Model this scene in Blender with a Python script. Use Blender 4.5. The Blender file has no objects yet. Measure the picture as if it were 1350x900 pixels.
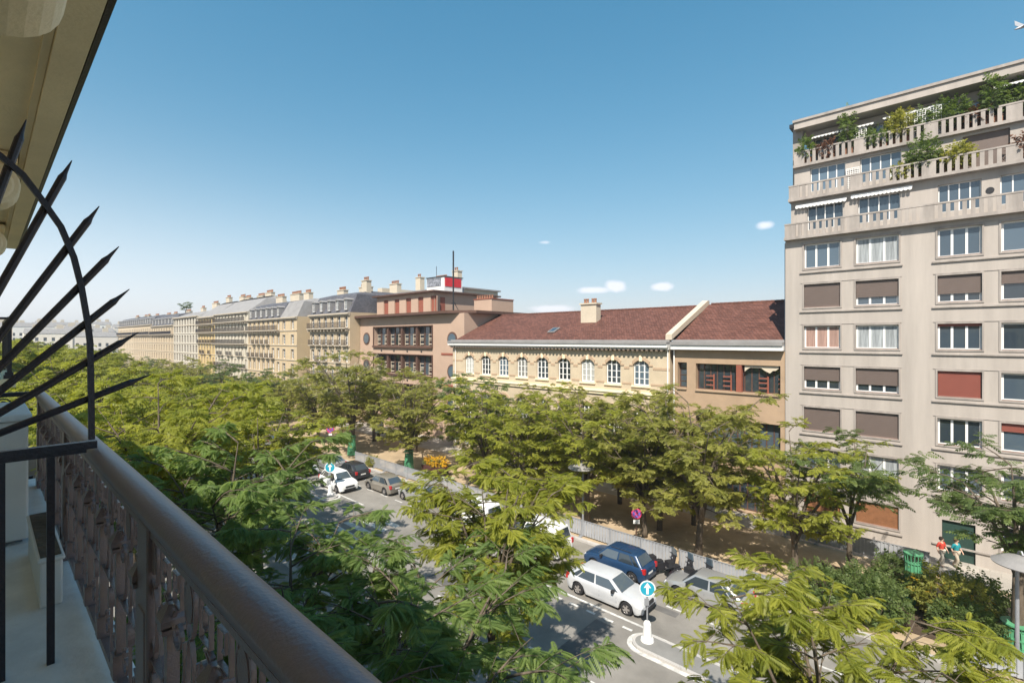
import bpy, bmesh, math, random
import numpy as np
from mathutils import Vector, Matrix
R = math.radians
SC = bpy.context.scene
COL = SC.collection
G = -13.5                     # street level; the camera (eye on the balcony) is the origin

# ------------------------------------------------------------------ camera
cam = bpy.data.cameras.new('camera'); camo = bpy.data.objects.new('camera', cam); COL.objects.link(camo)
camo.location = (0, 0, 0); camo.rotation_euler = (R(90), 0, R(42.6))
cam.lens = 17.07; cam.sensor_width = 36; cam.shift_y = -0.0022
cam.clip_start = 0.05; cam.clip_end = 6000
SC.camera = camo

# ------------------------------------------------------------------ light
SUN_EL, SUN_H = 50.0, (0.43, -0.90)
SUN_STRENGTH, SKY_STRENGTH, EXPOSURE = 2.95, 0.106, 1.46
world = bpy.data.worlds.new('World'); SC.world = world; world.use_nodes = True
wn, wl = world.node_tree.nodes, world.node_tree.links
wn.clear()
w_out = wn.new('ShaderNodeOutputWorld'); w_bg = wn.new('ShaderNodeBackground'); w_bg.inputs[1].default_value = SKY_STRENGTH
sky = wn.new('ShaderNodeTexSky'); sky.sky_type = 'NISHITA'; sky.sun_disc = False
sky.sun_elevation = R(SUN_EL); sky.sun_rotation = math.atan2(SUN_H[0], SUN_H[1])
sky.altitude = 0; sky.air_density = 1.0; sky.dust_density = 0.6; sky.ozone_density = 1.5
hsv = wn.new('ShaderNodeHueSaturation'); hsv.inputs['Hue'].default_value = 0.479; hsv.inputs['Saturation'].default_value = 1.44; hsv.inputs['Value'].default_value = .89
# soft shoulder so the horizon does not burn out: c / (1 + k c)
k1 = wn.new('ShaderNodeMix'); k1.data_type = 'RGBA'; k1.blend_type = 'MULTIPLY'; k1.inputs[0].default_value = 1; k1.inputs[7].default_value = (.155, .165, .15, 1)
k2 = wn.new('ShaderNodeMix'); k2.data_type = 'RGBA'; k2.blend_type = 'ADD'; k2.inputs[0].default_value = 1; k2.inputs[7].default_value = (1, 1, 1, 1)
k3 = wn.new('ShaderNodeMix'); k3.data_type = 'RGBA'; k3.blend_type = 'DIVIDE'; k3.inputs[0].default_value = 1
wl.new(sky.outputs[0], k1.inputs[6]); wl.new(k1.outputs[2], k2.inputs[6]); wl.new(sky.outputs[0], k3.inputs[6]); wl.new(k2.outputs[2], k3.inputs[7]); wl.new(k3.outputs[2], hsv.inputs['Color'])
tc = wn.new('ShaderNodeTexCoord')
nrm = wn.new('ShaderNodeVectorMath'); nrm.operation = 'NORMALIZE'; wl.new(tc.outputs['Generated'], nrm.inputs[0])
def mnode(op, a, b=None, c=None):
    n = wn.new('ShaderNodeMath'); n.operation = op
    for i, v in enumerate((a, b, c)):
        if v is None: continue
        if isinstance(v, (int, float)): n.inputs[i].default_value = v
        else: wl.new(v, n.inputs[i])
    return n.outputs[0]
noise = wn.new('ShaderNodeTexNoise'); noise.inputs['Scale'].default_value = 22; noise.inputs['Detail'].default_value = 6
noise.inputs['Roughness'].default_value = 0.6
wl.new(nrm.outputs[0], noise.inputs['Vector'])
sep = wn.new('ShaderNodeSeparateXYZ'); wl.new(nrm.outputs[0], sep.inputs[0])
az = mnode('ARCTAN2', sep.outputs[0], sep.outputs[1])
# small fair-weather clouds: (azimuth, elevation, half-width, half-height) in radians
CLOUDS = [(-0.575, .099, .045, .009, 1.0), (-0.535, .106, .024, .014, 1.0), (-0.445, .102, .026, .010, 1.0), (-0.660, .062, .060, .010, .9), (-0.677, .195, .022, .005, .6),
          (-0.262, .203, .020, .009, .8), (-1.25, .045, .12, .012, .5), (-1.02, .14, .04, .01, .35)]
tot = None
for a, e, hw, hh, k in CLOUDS:
    dx = mnode('DIVIDE', mnode('SUBTRACT', az, a), hw)
    dz = mnode('DIVIDE', mnode('SUBTRACT', sep.outputs[2], e), hh)
    d2 = mnode('ADD', mnode('MULTIPLY', dx, dx), mnode('MULTIPLY', dz, dz))
    g = mnode('MULTIPLY', mnode('POWER', 2.718, mnode('MULTIPLY', d2, -1.0)), k)
    tot = g if tot is None else mnode('MAXIMUM', tot, g)
cm = mnode('SUBTRACT', mnode('ADD', tot, mnode('MULTIPLY', noise.outputs[0], 0.9)), 0.80)
cm = mnode('MULTIPLY', cm, 1.9)
cmn = wn.new('ShaderNodeClamp'); wl.new(cm, cmn.inputs[0]); cmn.inputs['Max'].default_value = 0.75
cmul = mnode('MULTIPLY', cmn.outputs[0], mnode('GREATER_THAN', tot, 0.04))
mix = wn.new('ShaderNodeMix'); mix.data_type = 'RGBA'
# pale glow of the hazy air low over the far end of the boulevard
ga = mnode('DIVIDE', mnode('SUBTRACT', az, -1.75), .75); gz = mnode('DIVIDE', sep.outputs[2], .20)
glow = mnode('MULTIPLY', mnode('POWER', 2.718, mnode('MULTIPLY', mnode('ADD', mnode('MULTIPLY', ga, ga), mnode('MULTIPLY', gz, gz)), -1.0)), .62)
mg = wn.new('ShaderNodeMix'); mg.data_type = 'RGBA'; wl.new(glow, mg.inputs[0]); wl.new(hsv.outputs[0], mg.inputs[6]); mg.inputs[7].default_value = (4.0, 4.1, 4.3, 1)
wl.new(cmul, mix.inputs[0]); wl.new(mg.outputs[2], mix.inputs[6]); mix.inputs[7].default_value = (4.1, 4.05, 4.35, 1)
wl.new(mix.outputs[2], w_bg.inputs[0]); wl.new(w_bg.outputs[0], w_out.inputs[0])

sun = bpy.data.lights.new('sun', 'SUN'); suno = bpy.data.objects.new('sun', sun); COL.objects.link(suno)
sun.energy = SUN_STRENGTH; sun.angle = R(0.5); sun.color = (1.0, 0.93, 0.82)
ce = math.cos(R(SUN_EL)); nh = math.hypot(*SUN_H)
sdir = Vector((SUN_H[0]/nh*ce, SUN_H[1]/nh*ce, math.sin(R(SUN_EL))))
suno.rotation_euler = (-sdir).to_track_quat('-Z', 'Y').to_euler(); suno.location = (0, -60, 80)
vs = SC.view_settings; vs.view_transform = 'Standard'; vs.look = 'None'; vs.exposure = EXPOSURE; vs.gamma = 1; vs.use_curve_mapping = False
SC.cycles.max_bounces = 6; SC.cycles.diffuse_bounces = 4; SC.cycles.transparent_max_bounces = 6
SC.cycles.use_denoising = True

# ------------------------------------------------------------------ materials
MATS = {}
def mat(name, col, rough=0.8, var=0.15, scale=3.0, bump=0.0, bscale=None, metal=0.0, spec=0.3, streak=0.0, dirt=None):
    """plain surface with large and small colour variation (wear) and a little bump"""
    if name in MATS: return MATS[name]
    m = bpy.data.materials.new(name); m.use_nodes = True; MATS[name] = m
    n, l = m.node_tree.nodes, m.node_tree.links
    b = n['Principled BSDF']; b.inputs['Roughness'].default_value = rough; b.inputs['Metallic'].default_value = metal
    b.inputs['Specular IOR Level'].default_value = spec
    t = n.new('ShaderNodeTexCoord')
    nz = n.new('ShaderNodeTexNoise'); nz.inputs['Scale'].default_value = scale; nz.inputs['Detail'].default_value = 8; nz.inputs['Roughness'].default_value = .65
    mp = n.new('ShaderNodeMapping'); l.new(t.outputs['Object'], mp.inputs[0]); l.new(mp.outputs[0], nz.inputs['Vector'])
    if streak: mp.inputs['Scale'].default_value = (1, 1, streak)
    cr = n.new('ShaderNodeValToRGB')
    cr.color_ramp.elements[0].position = .3; cr.color_ramp.elements[1].position = .7
    lo = dirt or tuple(c*(1-var) for c in col); hi = tuple(min(1, c*(1+var)) for c in col)
    cr.color_ramp.elements[0].color = (*lo, 1); cr.color_ramp.elements[1].color = (*hi, 1)
    l.new(nz.outputs[0], cr.inputs[0]); l.new(cr.outputs[0], b.inputs['Base Color'])
    if bump:
        nb = n.new('ShaderNodeTexNoise'); nb.inputs['Scale'].default_value = bscale or scale*8; nb.inputs['Detail'].default_value = 5
        l.new(t.outputs['Object'], nb.inputs['Vector'])
        bp = n.new('ShaderNodeBump'); bp.inputs['Strength'].default_value = bump; bp.inputs['Distance'].default_value = .02
        l.new(nb.outputs[0], bp.inputs['Height']); l.new(bp.outputs[0], b.inputs['Normal'])
    return m

def masonry(name, col, bw, bh, mortar=.012, mcol=None, var=.12, bump=.4, axis='XZ', rough=.85, offset=.5):
    """stone courses / tiles drawn by a brick texture in the wall's own plane"""
    if name in MATS: return MATS[name]
    m = bpy.data.materials.new(name); m.use_nodes = True; MATS[name] = m
    n, l = m.node_tree.nodes, m.node_tree.links
    b = n['Principled BSDF']; b.inputs['Roughness'].default_value = rough; b.inputs['Specular IOR Level'].default_value = .2
    t = n.new('ShaderNodeTexCoord'); s = n.new('ShaderNodeSeparateXYZ'); c = n.new('ShaderNodeCombineXYZ')
    l.new(t.outputs['Object'], s.inputs[0])
    ad = n.new('ShaderNodeMath'); ad.operation = 'ADD'; l.new(s.outputs[0], ad.inputs[0]); l.new(s.outputs[1], ad.inputs[1])
    l.new(ad.outputs[0] if axis == 'XZ' else s.outputs[0], c.inputs[0]); l.new(s.outputs[2] if axis == 'XZ' else s.outputs[1], c.inputs[1])
    br = n.new('ShaderNodeTexBrick'); br.inputs['Scale'].default_value = 1; br.inputs['Brick Width'].default_value = bw
    br.inputs['Row Height'].default_value = bh; br.inputs['Mortar Size'].default_value = mortar; br.offset = offset
    br.inputs['Color1'].default_value = (*[x*(1-var) for x in col], 1); br.inputs['Color2'].default_value = (*[min(1, x*(1+var)) for x in col], 1)
    br.inputs['Mortar'].default_value = (*(mcol or [x*.7 for x in col]), 1)
    l.new(c.outputs[0], br.inputs['Vector'])
    nz = n.new('ShaderNodeTexNoise'); nz.inputs['Scale'].default_value = .5; nz.inputs['Detail'].default_value = 9; nz.inputs['Roughness'].default_value = .7
    l.new(t.outputs['Object'], nz.inputs['Vector'])
    mr = n.new('ShaderNodeMapRange'); mr.inputs[1].default_value = .3; mr.inputs[2].default_value = .7; mr.inputs[3].default_value = .82; mr.inputs[4].default_value = 1.12
    l.new(nz.outputs[0], mr.inputs[0])
    mx = n.new('ShaderNodeMix'); mx.data_type = 'RGBA'; mx.blend_type = 'MULTIPLY'; mx.inputs[0].default_value = 1
    l.new(br.outputs[0], mx.inputs[6]); l.new(mr.outputs[0], mx.inputs[7]); l.new(mx.outputs[2], b.inputs['Base Color'])
    bp = n.new('ShaderNodeBump'); bp.inputs['Strength'].default_value = bump; bp.inputs['Distance'].default_value = .02; bp.invert = True
    l.new(br.outputs['Fac'], bp.inputs['Height']); l.new(bp.outputs[0], b.inputs['Normal'])
    return m

def glass(name, col=(.03, .04, .05), rough=.04):
    if name in MATS: return MATS[name]
    m = mat(name, col, rough, .3, .35, spec=.9)
    n, l = m.node_tree.nodes, m.node_tree.links; b = n['Principled BSDF']; b.inputs['IOR'].default_value = 1.6
    oi = n.new('ShaderNodeObjectInfo'); cr = n.new('ShaderNodeValToRGB'); l.new(oi.outputs['Random'], cr.inputs[0])   # each room behind its pane is a little different
    cr.color_ramp.elements[0].color = (*[c*.45 for c in col], 1); cr.color_ramp.elements[1].color = (*[c*2.4 for c in col], 1); l.new(cr.outputs[0], b.inputs['Base Color'])
    return m

def leafmat(name, c1, c2, trans, tw=.42):
    m = bpy.data.materials.new(name); m.use_nodes = True; MATS[name] = m
    n, l = m.node_tree.nodes, m.node_tree.links
    n.clear(); o = n.new('ShaderNodeOutputMaterial')
    at = n.new('ShaderNodeAttribute'); at.attribute_name = 'tint'
    cr = n.new('ShaderNodeValToRGB'); cr.color_ramp.elements[0].color = (*c1, 1); cr.color_ramp.elements[1].color = (*c2, 1)
    cr.color_ramp.elements[0].position = .1; cr.color_ramp.elements[1].position = .9
    l.new(at.outputs['Fac'], cr.inputs[0])
    p = n.new('ShaderNodeBsdfPrincipled'); p.inputs['Roughness'].default_value = .5; p.inputs['Specular IOR Level'].default_value = .35
    l.new(cr.outputs[0], p.inputs['Base Color'])
    tl = n.new('ShaderNodeBsdfTranslucent')
    mx = n.new('ShaderNodeMix'); mx.data_type = 'RGBA'; mx.blend_type = 'MULTIPLY'; mx.inputs[0].default_value = 1
    l.new(cr.outputs[0], mx.inputs[6]); mx.inputs[7].default_value = (*trans, 1); l.new(mx.outputs[2], tl.inputs[0])
    ms = n.new('ShaderNodeMixShader'); ms.inputs[0].default_value = tw
    l.new(p.outputs[0], ms.inputs[1]); l.new(tl.outputs[0], ms.inputs[2]); l.new(ms.outputs[0], o.inputs[0])
    return m

M = dict(
    asphalt=mat('asphalt', (.215, .20, .18), .9, .26, .4, .5, 60),
    buslane=mat('bus_lane_asphalt', (.15, .145, .14), .9, .2, .8, .5, 60),
    pave=mat('pavement_asphalt', (.21, .205, .195), .9, .15, .8, .4, 50),
    sand=mat('sandy_gravel', (.38, .29, .19), .95, .25, .5, .6, 40),
    slabs=masonry('pavement_slabs', (.36, .33, .29), .9, .6, .01, axis='XY'),
    kerb=masonry('granite_kerb', (.4, .38, .36), 1.0, 5, .01),
    paint=mat('road_paint', (.62, .61, .58), .7, .14, 3, dirt=(.30, .29, .27)),
    iron=mat('aubergine_painted_iron', (.125, .092, .10), .30, .25, 22, .12, 120, spec=.8, dirt=(.18, .115, .085)),
    rail=mat('worn_painted_handrail', (.165, .125, .145), .38, .14, 11, .14, 90, spec=.7, dirt=(.215, .155, .145)),
    darkiron=mat('dark_navy_iron', (.022, .018, .026), .4, .25, 20, .25, 80, spec=.5),
    stone=mat('cream_limestone', (.86, .73, .50), .85, .1, 1.2, .25, 40),
    balstone=mat('pale_balcony_stone', (.78, .77, .75), .8, .12, 2.2, .25, 30, dirt=(.62, .61, .60)),
    white=mat('white_paint', (.72, .71, .69), .5, .06, 2),
    cream=mat('cream_plaster', (.52, .45, .35), .85, .08, .7),
    glass=glass('window_glass'), glassc=glass('net_curtained_glass', (.20, .20, .19), .08), glassb=glass('sky_reflecting_glass', (.05, .07, .09), .03),
    zinc=mat('grey_zinc', (.25, .24, .235), .7, .15, .8),
    slate=masonry('blue_slate', (.105, .105, .12), .3, .2, .01, var=.2, rough=.6),
    terracotta=mat('terracotta', (.27, .135, .085), .8, .2, 3),
    brickred=mat('painted_redbrown', (.26, .085, .055), .6, .12, 2),
    darkwin=mat('dark_brown_frame', (.10, .055, .04), .6, .15, 3),
    bark=mat('grey_brown_bark', (.12, .095, .07), .95, .3, 6, .8, 25, streak=.3),
    green=mat('tree_guard_green', (.09, .30, .16), .5, .15, 5, spec=.4),
    grey=mat('grey_steel', (.3, .31, .33), .5, .12, 3, metal=.3),
    fence=mat('grey_barrier_sheet', (.33, .34, .36), .55, .14, 1.2, .2, 12, spec=.4),
    rubber=mat('black_rubber', (.02, .02, .022), .8, .1, 5),
    alloy=mat('alloy_wheel', (.45, .42, .4), .35, .1, 5, metal=.7),
    black=mat('black_plastic', (.025, .025, .028), .5, .1, 5),
    redlamp=mat('red_lamp_lens', (.45, .02, .02), .25, .1, 5, spec=.6),
    lamp=mat('clear_lamp_lens', (.7, .72, .75), .12, .1, 5, spec=.8),
    skin=mat('skin', (.55, .36, .27), .6, .06, 8),
)
LEAF = dict(
    near=leafmat('shade_green_leaf', (.13, .205, .06), (.235, .31, .09), (1.5, 1.5, .95), .55),  # cooler green than the kerb trees; part of the building's shade is coloured in
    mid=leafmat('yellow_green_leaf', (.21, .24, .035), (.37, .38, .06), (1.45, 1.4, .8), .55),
    far=leafmat('olive_green_leaf', (.205, .22, .05), (.37, .365, .09), (1.4, 1.35, .8), .55),
    dark=leafmat('dark_green_leaf', (.085, .13, .04), (.17, .22, .07), (1.4, 1.5, .8), .5),
    bloom=leafmat('cream_blossom', (.42, .40, .26), (.62, .58, .42), (1, 1, .9), .25),
    yellow=leafmat('orange_yellow_blossom', (.62, .30, .01), (.75, .50, .03), (1, 1, .5), .25),
    red=leafmat('dull_red_leaf', (.10, .05, .03), (.18, .085, .05), (1, .8, .6), .3),
)

# ------------------------------------------------------------------ mesh helpers
class MB:
    def __init__(s): s.v = []; s.f = []; s.m = []; s.mi = 0
    def add(s, vs, fs):
        o = len(s.v); s.v += [tuple(p) for p in vs]; s.f += [tuple(i+o for i in f) for f in fs]; s.m += [s.mi]*len(fs); return s
    def quad(s, a, b, c, d): return s.add((a, b, c, d), ((0, 1, 2, 3),))
    def box(s, x0, x1, y0, y1, z0, z1):
        return s.add([(x0, y0, z0), (x1, y0, z0), (x1, y1, z0), (x0, y1, z0), (x0, y0, z1), (x1, y0, z1), (x1, y1, z1), (x0, y1, z1)],
                     [(0, 3, 2, 1), (4, 5, 6, 7), (0, 1, 5, 4), (1, 2, 6, 5), (2, 3, 7, 6), (3, 0, 4, 7)])
    def prism(s, pts, ax, a, b):
        """extrude the outline pts (2D, counter-clockwise) along axis ax from a to b"""
        def P(p, t): return {'x': (t, p[0], p[1]), 'y': (p[0], t, p[1]), 'z': (p[0], p[1], t)}[ax]
        n = len(pts); vs = [P(p, a) for p in pts]+[P(p, b) for p in pts]
        fs = [tuple(range(n-1, -1, -1)), tuple(range(n, 2*n))]+[(i, (i+1) % n, n+(i+1) % n, n+i) for i in range(n)]
        return s.add(vs, fs)
    def tube(s, path, r, n=6, r1=None, cap=True):
        path = [Vector(p) for p in path]; k = len(path); rr = [r+(r if r1 is None else r1)*0+((r1 if r1 is not None else r)-r)*i/(k-1) for i in range(k)]
        vs = []; ref = None
        for i, p in enumerate(path):
            d = (path[min(i+1, k-1)]-path[max(i-1, 0)]).normalized()
            if ref is None: ref = d.orthogonal().normalized()
            ref = (ref-d*ref.dot(d)); ref = ref.normalized() if ref.length > 1e-5 else d.orthogonal().normalized()
            b = d.cross(ref)
            for j in range(n):
                t = 2*math.pi*j/n; vs.append(p+(ref*math.cos(t)+b*math.sin(t))*rr[i])
        fs = [(i*n+j, i*n+(j+1) % n, (i+1)*n+(j+1) % n, (i+1)*n+j) for i in range(k-1) for j in range(n)]
        if cap: fs += [tuple(range(n-1, -1, -1)), tuple((k-1)*n+j for j in range(n))]
        return s.add(vs, fs)
    def lathe(s, prof, n=16, c=(0, 0, 0)):
        vs = [(c[0]+r*math.cos(2*math.pi*j/n), c[1]+r*math.sin(2*math.pi*j/n), c[2]+z) for r, z in prof for j in range(n)]
        fs = [(i*n+j, i*n+(j+1) % n, (i+1)*n+(j+1) % n, (i+1)*n+j) for i in range(len(prof)-1) for j in range(n)]
        fs += [tuple(range(n-1, -1, -1)), tuple((len(prof)-1)*n+j for j in range(n))]
        return s.add(vs, fs)
    def ribbon(s, path, y, depth=.026, th=.010, closed=False):
        """flat iron strip following a path in the XZ plane, its width along Y"""
        k = len(path); vs = []
        for i in range(k):
            a = path[(i-1) % k if closed else max(i-1, 0)]; b = path[(i+1) % k if closed else min(i+1, k-1)]
            dx, dz = b[0]-a[0], b[1]-a[1]; L = math.hypot(dx, dz) or 1
            nx, nz = -dz/L*th/2, dx/L*th/2; x, z = path[i]
            vs += [(x+nx, y-depth/2, z+nz), (x+nx, y+depth/2, z+nz), (x-nx, y+depth/2, z-nz), (x-nx, y-depth/2, z-nz)]
        fs = []
        for i in range(k if closed else k-1):
            a, b = i*4, ((i+1) % k)*4
            for j in range(4): fs.append((a+j, a+(j+1) % 4, b+(j+1) % 4, b+j))
        if not closed: fs += [(0, 1, 2, 3), ((k-1)*4+3, (k-1)*4+2, (k-1)*4+1, (k-1)*4)]
        return s.add(vs, fs)
    def xf(s, mtx, start=0):
        for i in range(start, len(s.v)): s.v[i] = tuple(mtx @ Vector(s.v[i]))
        return s
    def mesh(s, name, mats, smooth=False):
        me = bpy.data.meshes.new(name); me.from_pydata(s.v, [], s.f)
        for m in (mats if isinstance(mats, (list, tuple)) else [mats]): me.materials.append(m)
        if any(s.m): me.polygons.foreach_set('material_index', s.m)
        if smooth: me.polygons.foreach_set('use_smooth', [True]*len(s.f))
        bm = bmesh.new(); bm.from_mesh(me); bmesh.ops.recalc_face_normals(bm, faces=bm.faces); bm.to_mesh(me); bm.free()
        me.update(); return me
    def obj(s, name, mats, parent=None, loc=(0, 0, 0), smooth=False, rz=0):
        return put(s.mesh(name, mats, smooth), name, parent, loc, rz)

def put(me, name, parent=None, loc=(0, 0, 0), rz=0):
    o = bpy.data.objects.new(name, me); COL.objects.link(o); o.location = loc; o.rotation_euler = (0, 0, rz)
    if parent: o.parent = parent
    return o
def tag(o, label, cat, group=None):
    o['label'] = label; o['category'] = cat
    if group: o['group'] = group
    return o
def thing(name, label, cat, loc=(0, 0, 0), rz=0, group=None):
    return tag(put(None, name, None, loc, rz), label, cat, group)
def struct(o, kind='structure'): o['kind'] = kind; return o
def copy_tree(o, parent=None):
    c = o.copy(); COL.objects.link(c); c.parent = parent
    for ch in o.children: copy_tree(ch, c)
    return c
def bevel(o, w=.02, seg=2, ang=35):
    b = o.modifiers.new('bevel', 'BEVEL'); b.width = w; b.segments = seg; b.limit_method = 'ANGLE'; b.angle_limit = R(ang); return o

def wall(mb, x0, x1, z0, z1, y, holes, depth=.22):
    """wall face looking to -Y with rectangular holes and their reveals"""
    xs = sorted({x0, x1, *[h[0] for h in holes], *[h[1] for h in holes]}); zs = sorted({z0, z1, *[h[2] for h in holes], *[h[3] for h in holes]})
    xs = [x for x in xs if x0-1e-6 <= x <= x1+1e-6]; zs = [z for z in zs if z0-1e-6 <= z <= z1+1e-6]
    for i in range(len(xs)-1):
        j = 0
        while j < len(zs)-1:
            cx = (xs[i]+xs[i+1])/2
            def hole(j): cz = (zs[j]+zs[j+1])/2; return any(h[0] < cx < h[1] and h[2] < cz < h[3] for h in holes)
            if hole(j): j += 1; continue
            k = j
            while k+1 < len(zs)-1 and not hole(k+1): k += 1
            mb.quad((xs[i], y, zs[j]), (xs[i+1], y, zs[j]), (xs[i+1], y, zs[k+1]), (xs[i], y, zs[k+1])); j = k+1
    for a, b, c, d in holes:
        e = y+depth
        mb.quad((a, y, c), (a, y, d), (a, e, d), (a, e, c)); mb.quad((b, y, c), (b, e, c), (b, e, d), (b, y, d))
        mb.quad((a, y, d), (b, y, d), (b, e, d), (a, e, d)); mb.quad((a, y, c), (a, e, c), (b, e, c), (b, y, c))
    return mb
def shell(mb, x0, x1, y0, y1, z0, z1, top=True):
    """the other sides of a building whose front is made by wall()"""
    mb.quad((x0, y0, z0), (x0, y0, z1), (x0, y1, z1), (x0, y1, z0)); mb.quad((x1, y0, z0), (x1, y1, z0), (x1, y1, z1), (x1, y0, z1))
    mb.quad((x0, y1, z0), (x0, y1, z1), (x1, y1, z1), (x1, y1, z0))
    if top: mb.quad((x0, y0, z1), (x1, y0, z1), (x1, y1, z1), (x0, y1, z1))
    return mb
WCACHE = {}
def window_mesh(w, h, cols, rows, fm, gm, t=.07, key='', transom=None):
    """frame bars (slot 0) with glass (slot 1); origin bottom centre, faces -Y"""
    k = (round(w, 3), round(h, 3), cols, rows, fm.name, gm.name, t, key, transom)
    if k in WCACHE: return WCACHE[k]
    f = MB()
    f.box(-w/2, -w/2+t, -.03, .03, 0, h); f.box(w/2-t, w/2, -.03, .03, 0, h); f.box(-w/2+t, w/2-t, -.03, .03, 0, t); f.box(-w/2+t, w/2-t, -.03, .03, h-t, h)
    for i in range(1, cols):
        x = -w/2+w*i/cols; f.box(x-t*.55, x+t*.55, -.028, .028, t, h-t)
    zz = [h*j/rows for j in range(1, rows)]
    if transom: zz.append(h*transom)
    for z in zz: f.box(-w/2+t, w/2-t, -.02, .02, z-t*.28, z+t*.28)
    f.mi = 1; f.quad((-w/2+.01, .012, .01), (w/2-.01, .012, .01), (w/2-.01, .012, h-.01), (-w/2+.01, .012, h-.01))
    WCACHE[k] = f.mesh('window', [fm, gm]); return WCACHE[k]
def frame_and_pane(w, h, cols, rows, fm, gm, t=.07, arch=False):
    """frame mesh and pane mesh apart, for the windows seen large"""
    k = ('fp', round(w, 3), round(h, 3), cols, rows, fm.name, gm.name, t)
    if k not in WCACHE:
        f = MB(); g = MB()
        f.box(-w/2, -w/2+t, -.03, .03, 0, h); f.box(w/2-t, w/2, -.03, .03, 0, h); f.box(-w/2+t, w/2-t, -.03, .03, 0, t); f.box(-w/2+t, w/2-t, -.03, .03, h-t, h)
        for i in range(1, cols):
            x = -w/2+w*i/cols; f.box(x-t*.6, x+t*.6, -.028, .028, t, h-t)
        for j in range(1, rows): z = h*j/rows; f.box(-w/2+t, w/2-t, -.02, .02, z-t*.28, z+t*.28)
        g.box(-w/2+.01, w/2-.01, .006, .016, .01, h-.01)
        WCACHE[k] = (f.mesh('window', fm), g.mesh('pane', gm))
    return WCACHE[k]
def add_window(parent, x, y, z, w, h, cols, rows, fm, gm, t=.07):
    f, g = frame_and_pane(w, h, cols, rows, fm, gm, t)
    o = put(f, 'window', parent, (x, y, z)); put(g, 'pane', o); return o
def balcony_rail(mb, x0, x1, y, z, h, step=.13, r=.012):
    mb.box(x0, x1, y-.025, y+.025, z+h-.04, z+h); mb.box(x0, x1, y-.015, y+.015, z+.06, z+.09)
    n = max(2, int((x1-x0)/step))
    for i in range(n+1):
        x = x0+.02+(x1-x0-.04)*i/n; mb.box(x-r, x+r, y-r, y+r, z, z+h-.04)

# ------------------------------------------------------------------ ground, road, pavements
def sheet(name, x0, x1, y0, y1, z, m): return struct(MB().quad((x0, y0, z), (x1, y0, z), (x1, y1, z), (x0, y1, z)).obj(name, m))
sheet('ground', -2500, 1500, -1500, 2500, G-.16, M['pave'])
sheet('road', -900, 120, 12.5, 27.2, G-.12, M['asphalt'])
def raised(name, x0, x1, y0, y1, z0, z1, m): return struct(MB().box(x0, x1, y0, y1, z0, z1).obj(name, m))
raised('near_pavement', -900, 120, -.8, 12.2, G-.3, G, M['pave'])
raised('far_pavement', -900, 120, 27.5, 37.0, G-.3, G, M['sand'])
raised('facade_pavement', -900, 120, 37.0, 43, G-.3, G+.004, M['slabs'])
raised('kerb', -900, 120, 12.2, 12.5, G-.3, G+.005, M['kerb'])
raised('kerb', -900, 120, 27.2, 27.5, G-.3, G+.005, M['kerb'])
RZ = G-.12
mk = MB()
def stripe(x0, x1, y0, y1): mk.quad((x0, y0, RZ+.004), (x1, y0, RZ+.004), (x1, y1, RZ+.004), (x0, y1, RZ+.004))
stripe(-26, -10.9, 21.05, 21.2); stripe(-110, -36, 21.05, 21.2)
for i in range(14): stripe(-25+i*1.02, -24.5+i*1.02, 20.45, 20.6)
for i in range(60): stripe(-110+i*2.2, -109+i*2.2, 23.55, 23.68)
for i in range(40): stripe(-110+i*3.2, -108.6+i*3.2, 16.3, 16.42)
for k in range(8): stripe(-33.6, -30.0, 12.9+k*1.03, 13.4+k*1.03)
for k in range(9): stripe(1.5, 5, 13+k*1.5, 13.8+k*1.5)
for xx in range(-80, 10, 6): stripe(xx, xx+.1, 25.0, 27.1)
struct(mk.obj('road_marking', M['paint']))
for x0, x1, y0, y1 in ((-22.5, -19.6, 17.2, 19.0), (-17.4, -10.2, 22.9, 23.4), (-13, -12.1, 16.6, 20.2), (-39, -31, 25.0, 25.5), (-28.6, -25.8, 21.6, 22.9), (-9, -6.2, 14.2, 15.6)):
    sheet('road_patch', x0, x1, y0, y1, RZ+.002, mat('dark_asphalt_patch', (.12, .115, .11), .9, .25, 1.5, .5, 60))
# traffic islands: kerbed, rounded nose, painted edge
def island(x0, x1, y0, y1, label):
    n = 10; r = (y1-y0)/2; cy = (y0+y1)/2
    def outline(o):
        pts = [(x1-r+math.cos(t)*(r+o), cy+math.sin(t)*(r+o)) for t in [-math.pi/2+math.pi*i/n for i in range(n+1)]]
        pts += [(x0+r+math.cos(t)*(r+o), cy+math.sin(t)*(r+o)) for t in [math.pi/2+math.pi*i/n for i in range(n+1)]]
        return pts
    p = MB().prism(outline(.22), 'z', RZ-.1, RZ+.008).obj('island_marking', M['paint']); struct(p)
    p = MB().prism(outline(.0), 'z', RZ-.1, RZ+.12).obj('traffic_island', M['kerb']); struct(p)
    p = MB().prism(outline(-.14), 'z', RZ-.1, RZ+.124).obj('island_paving', M['pave']); struct(p)
island(-10.9, -3, 19.4, 20.7, ''); island(-46, -39.2, 19.6, 20.8, '')

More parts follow.
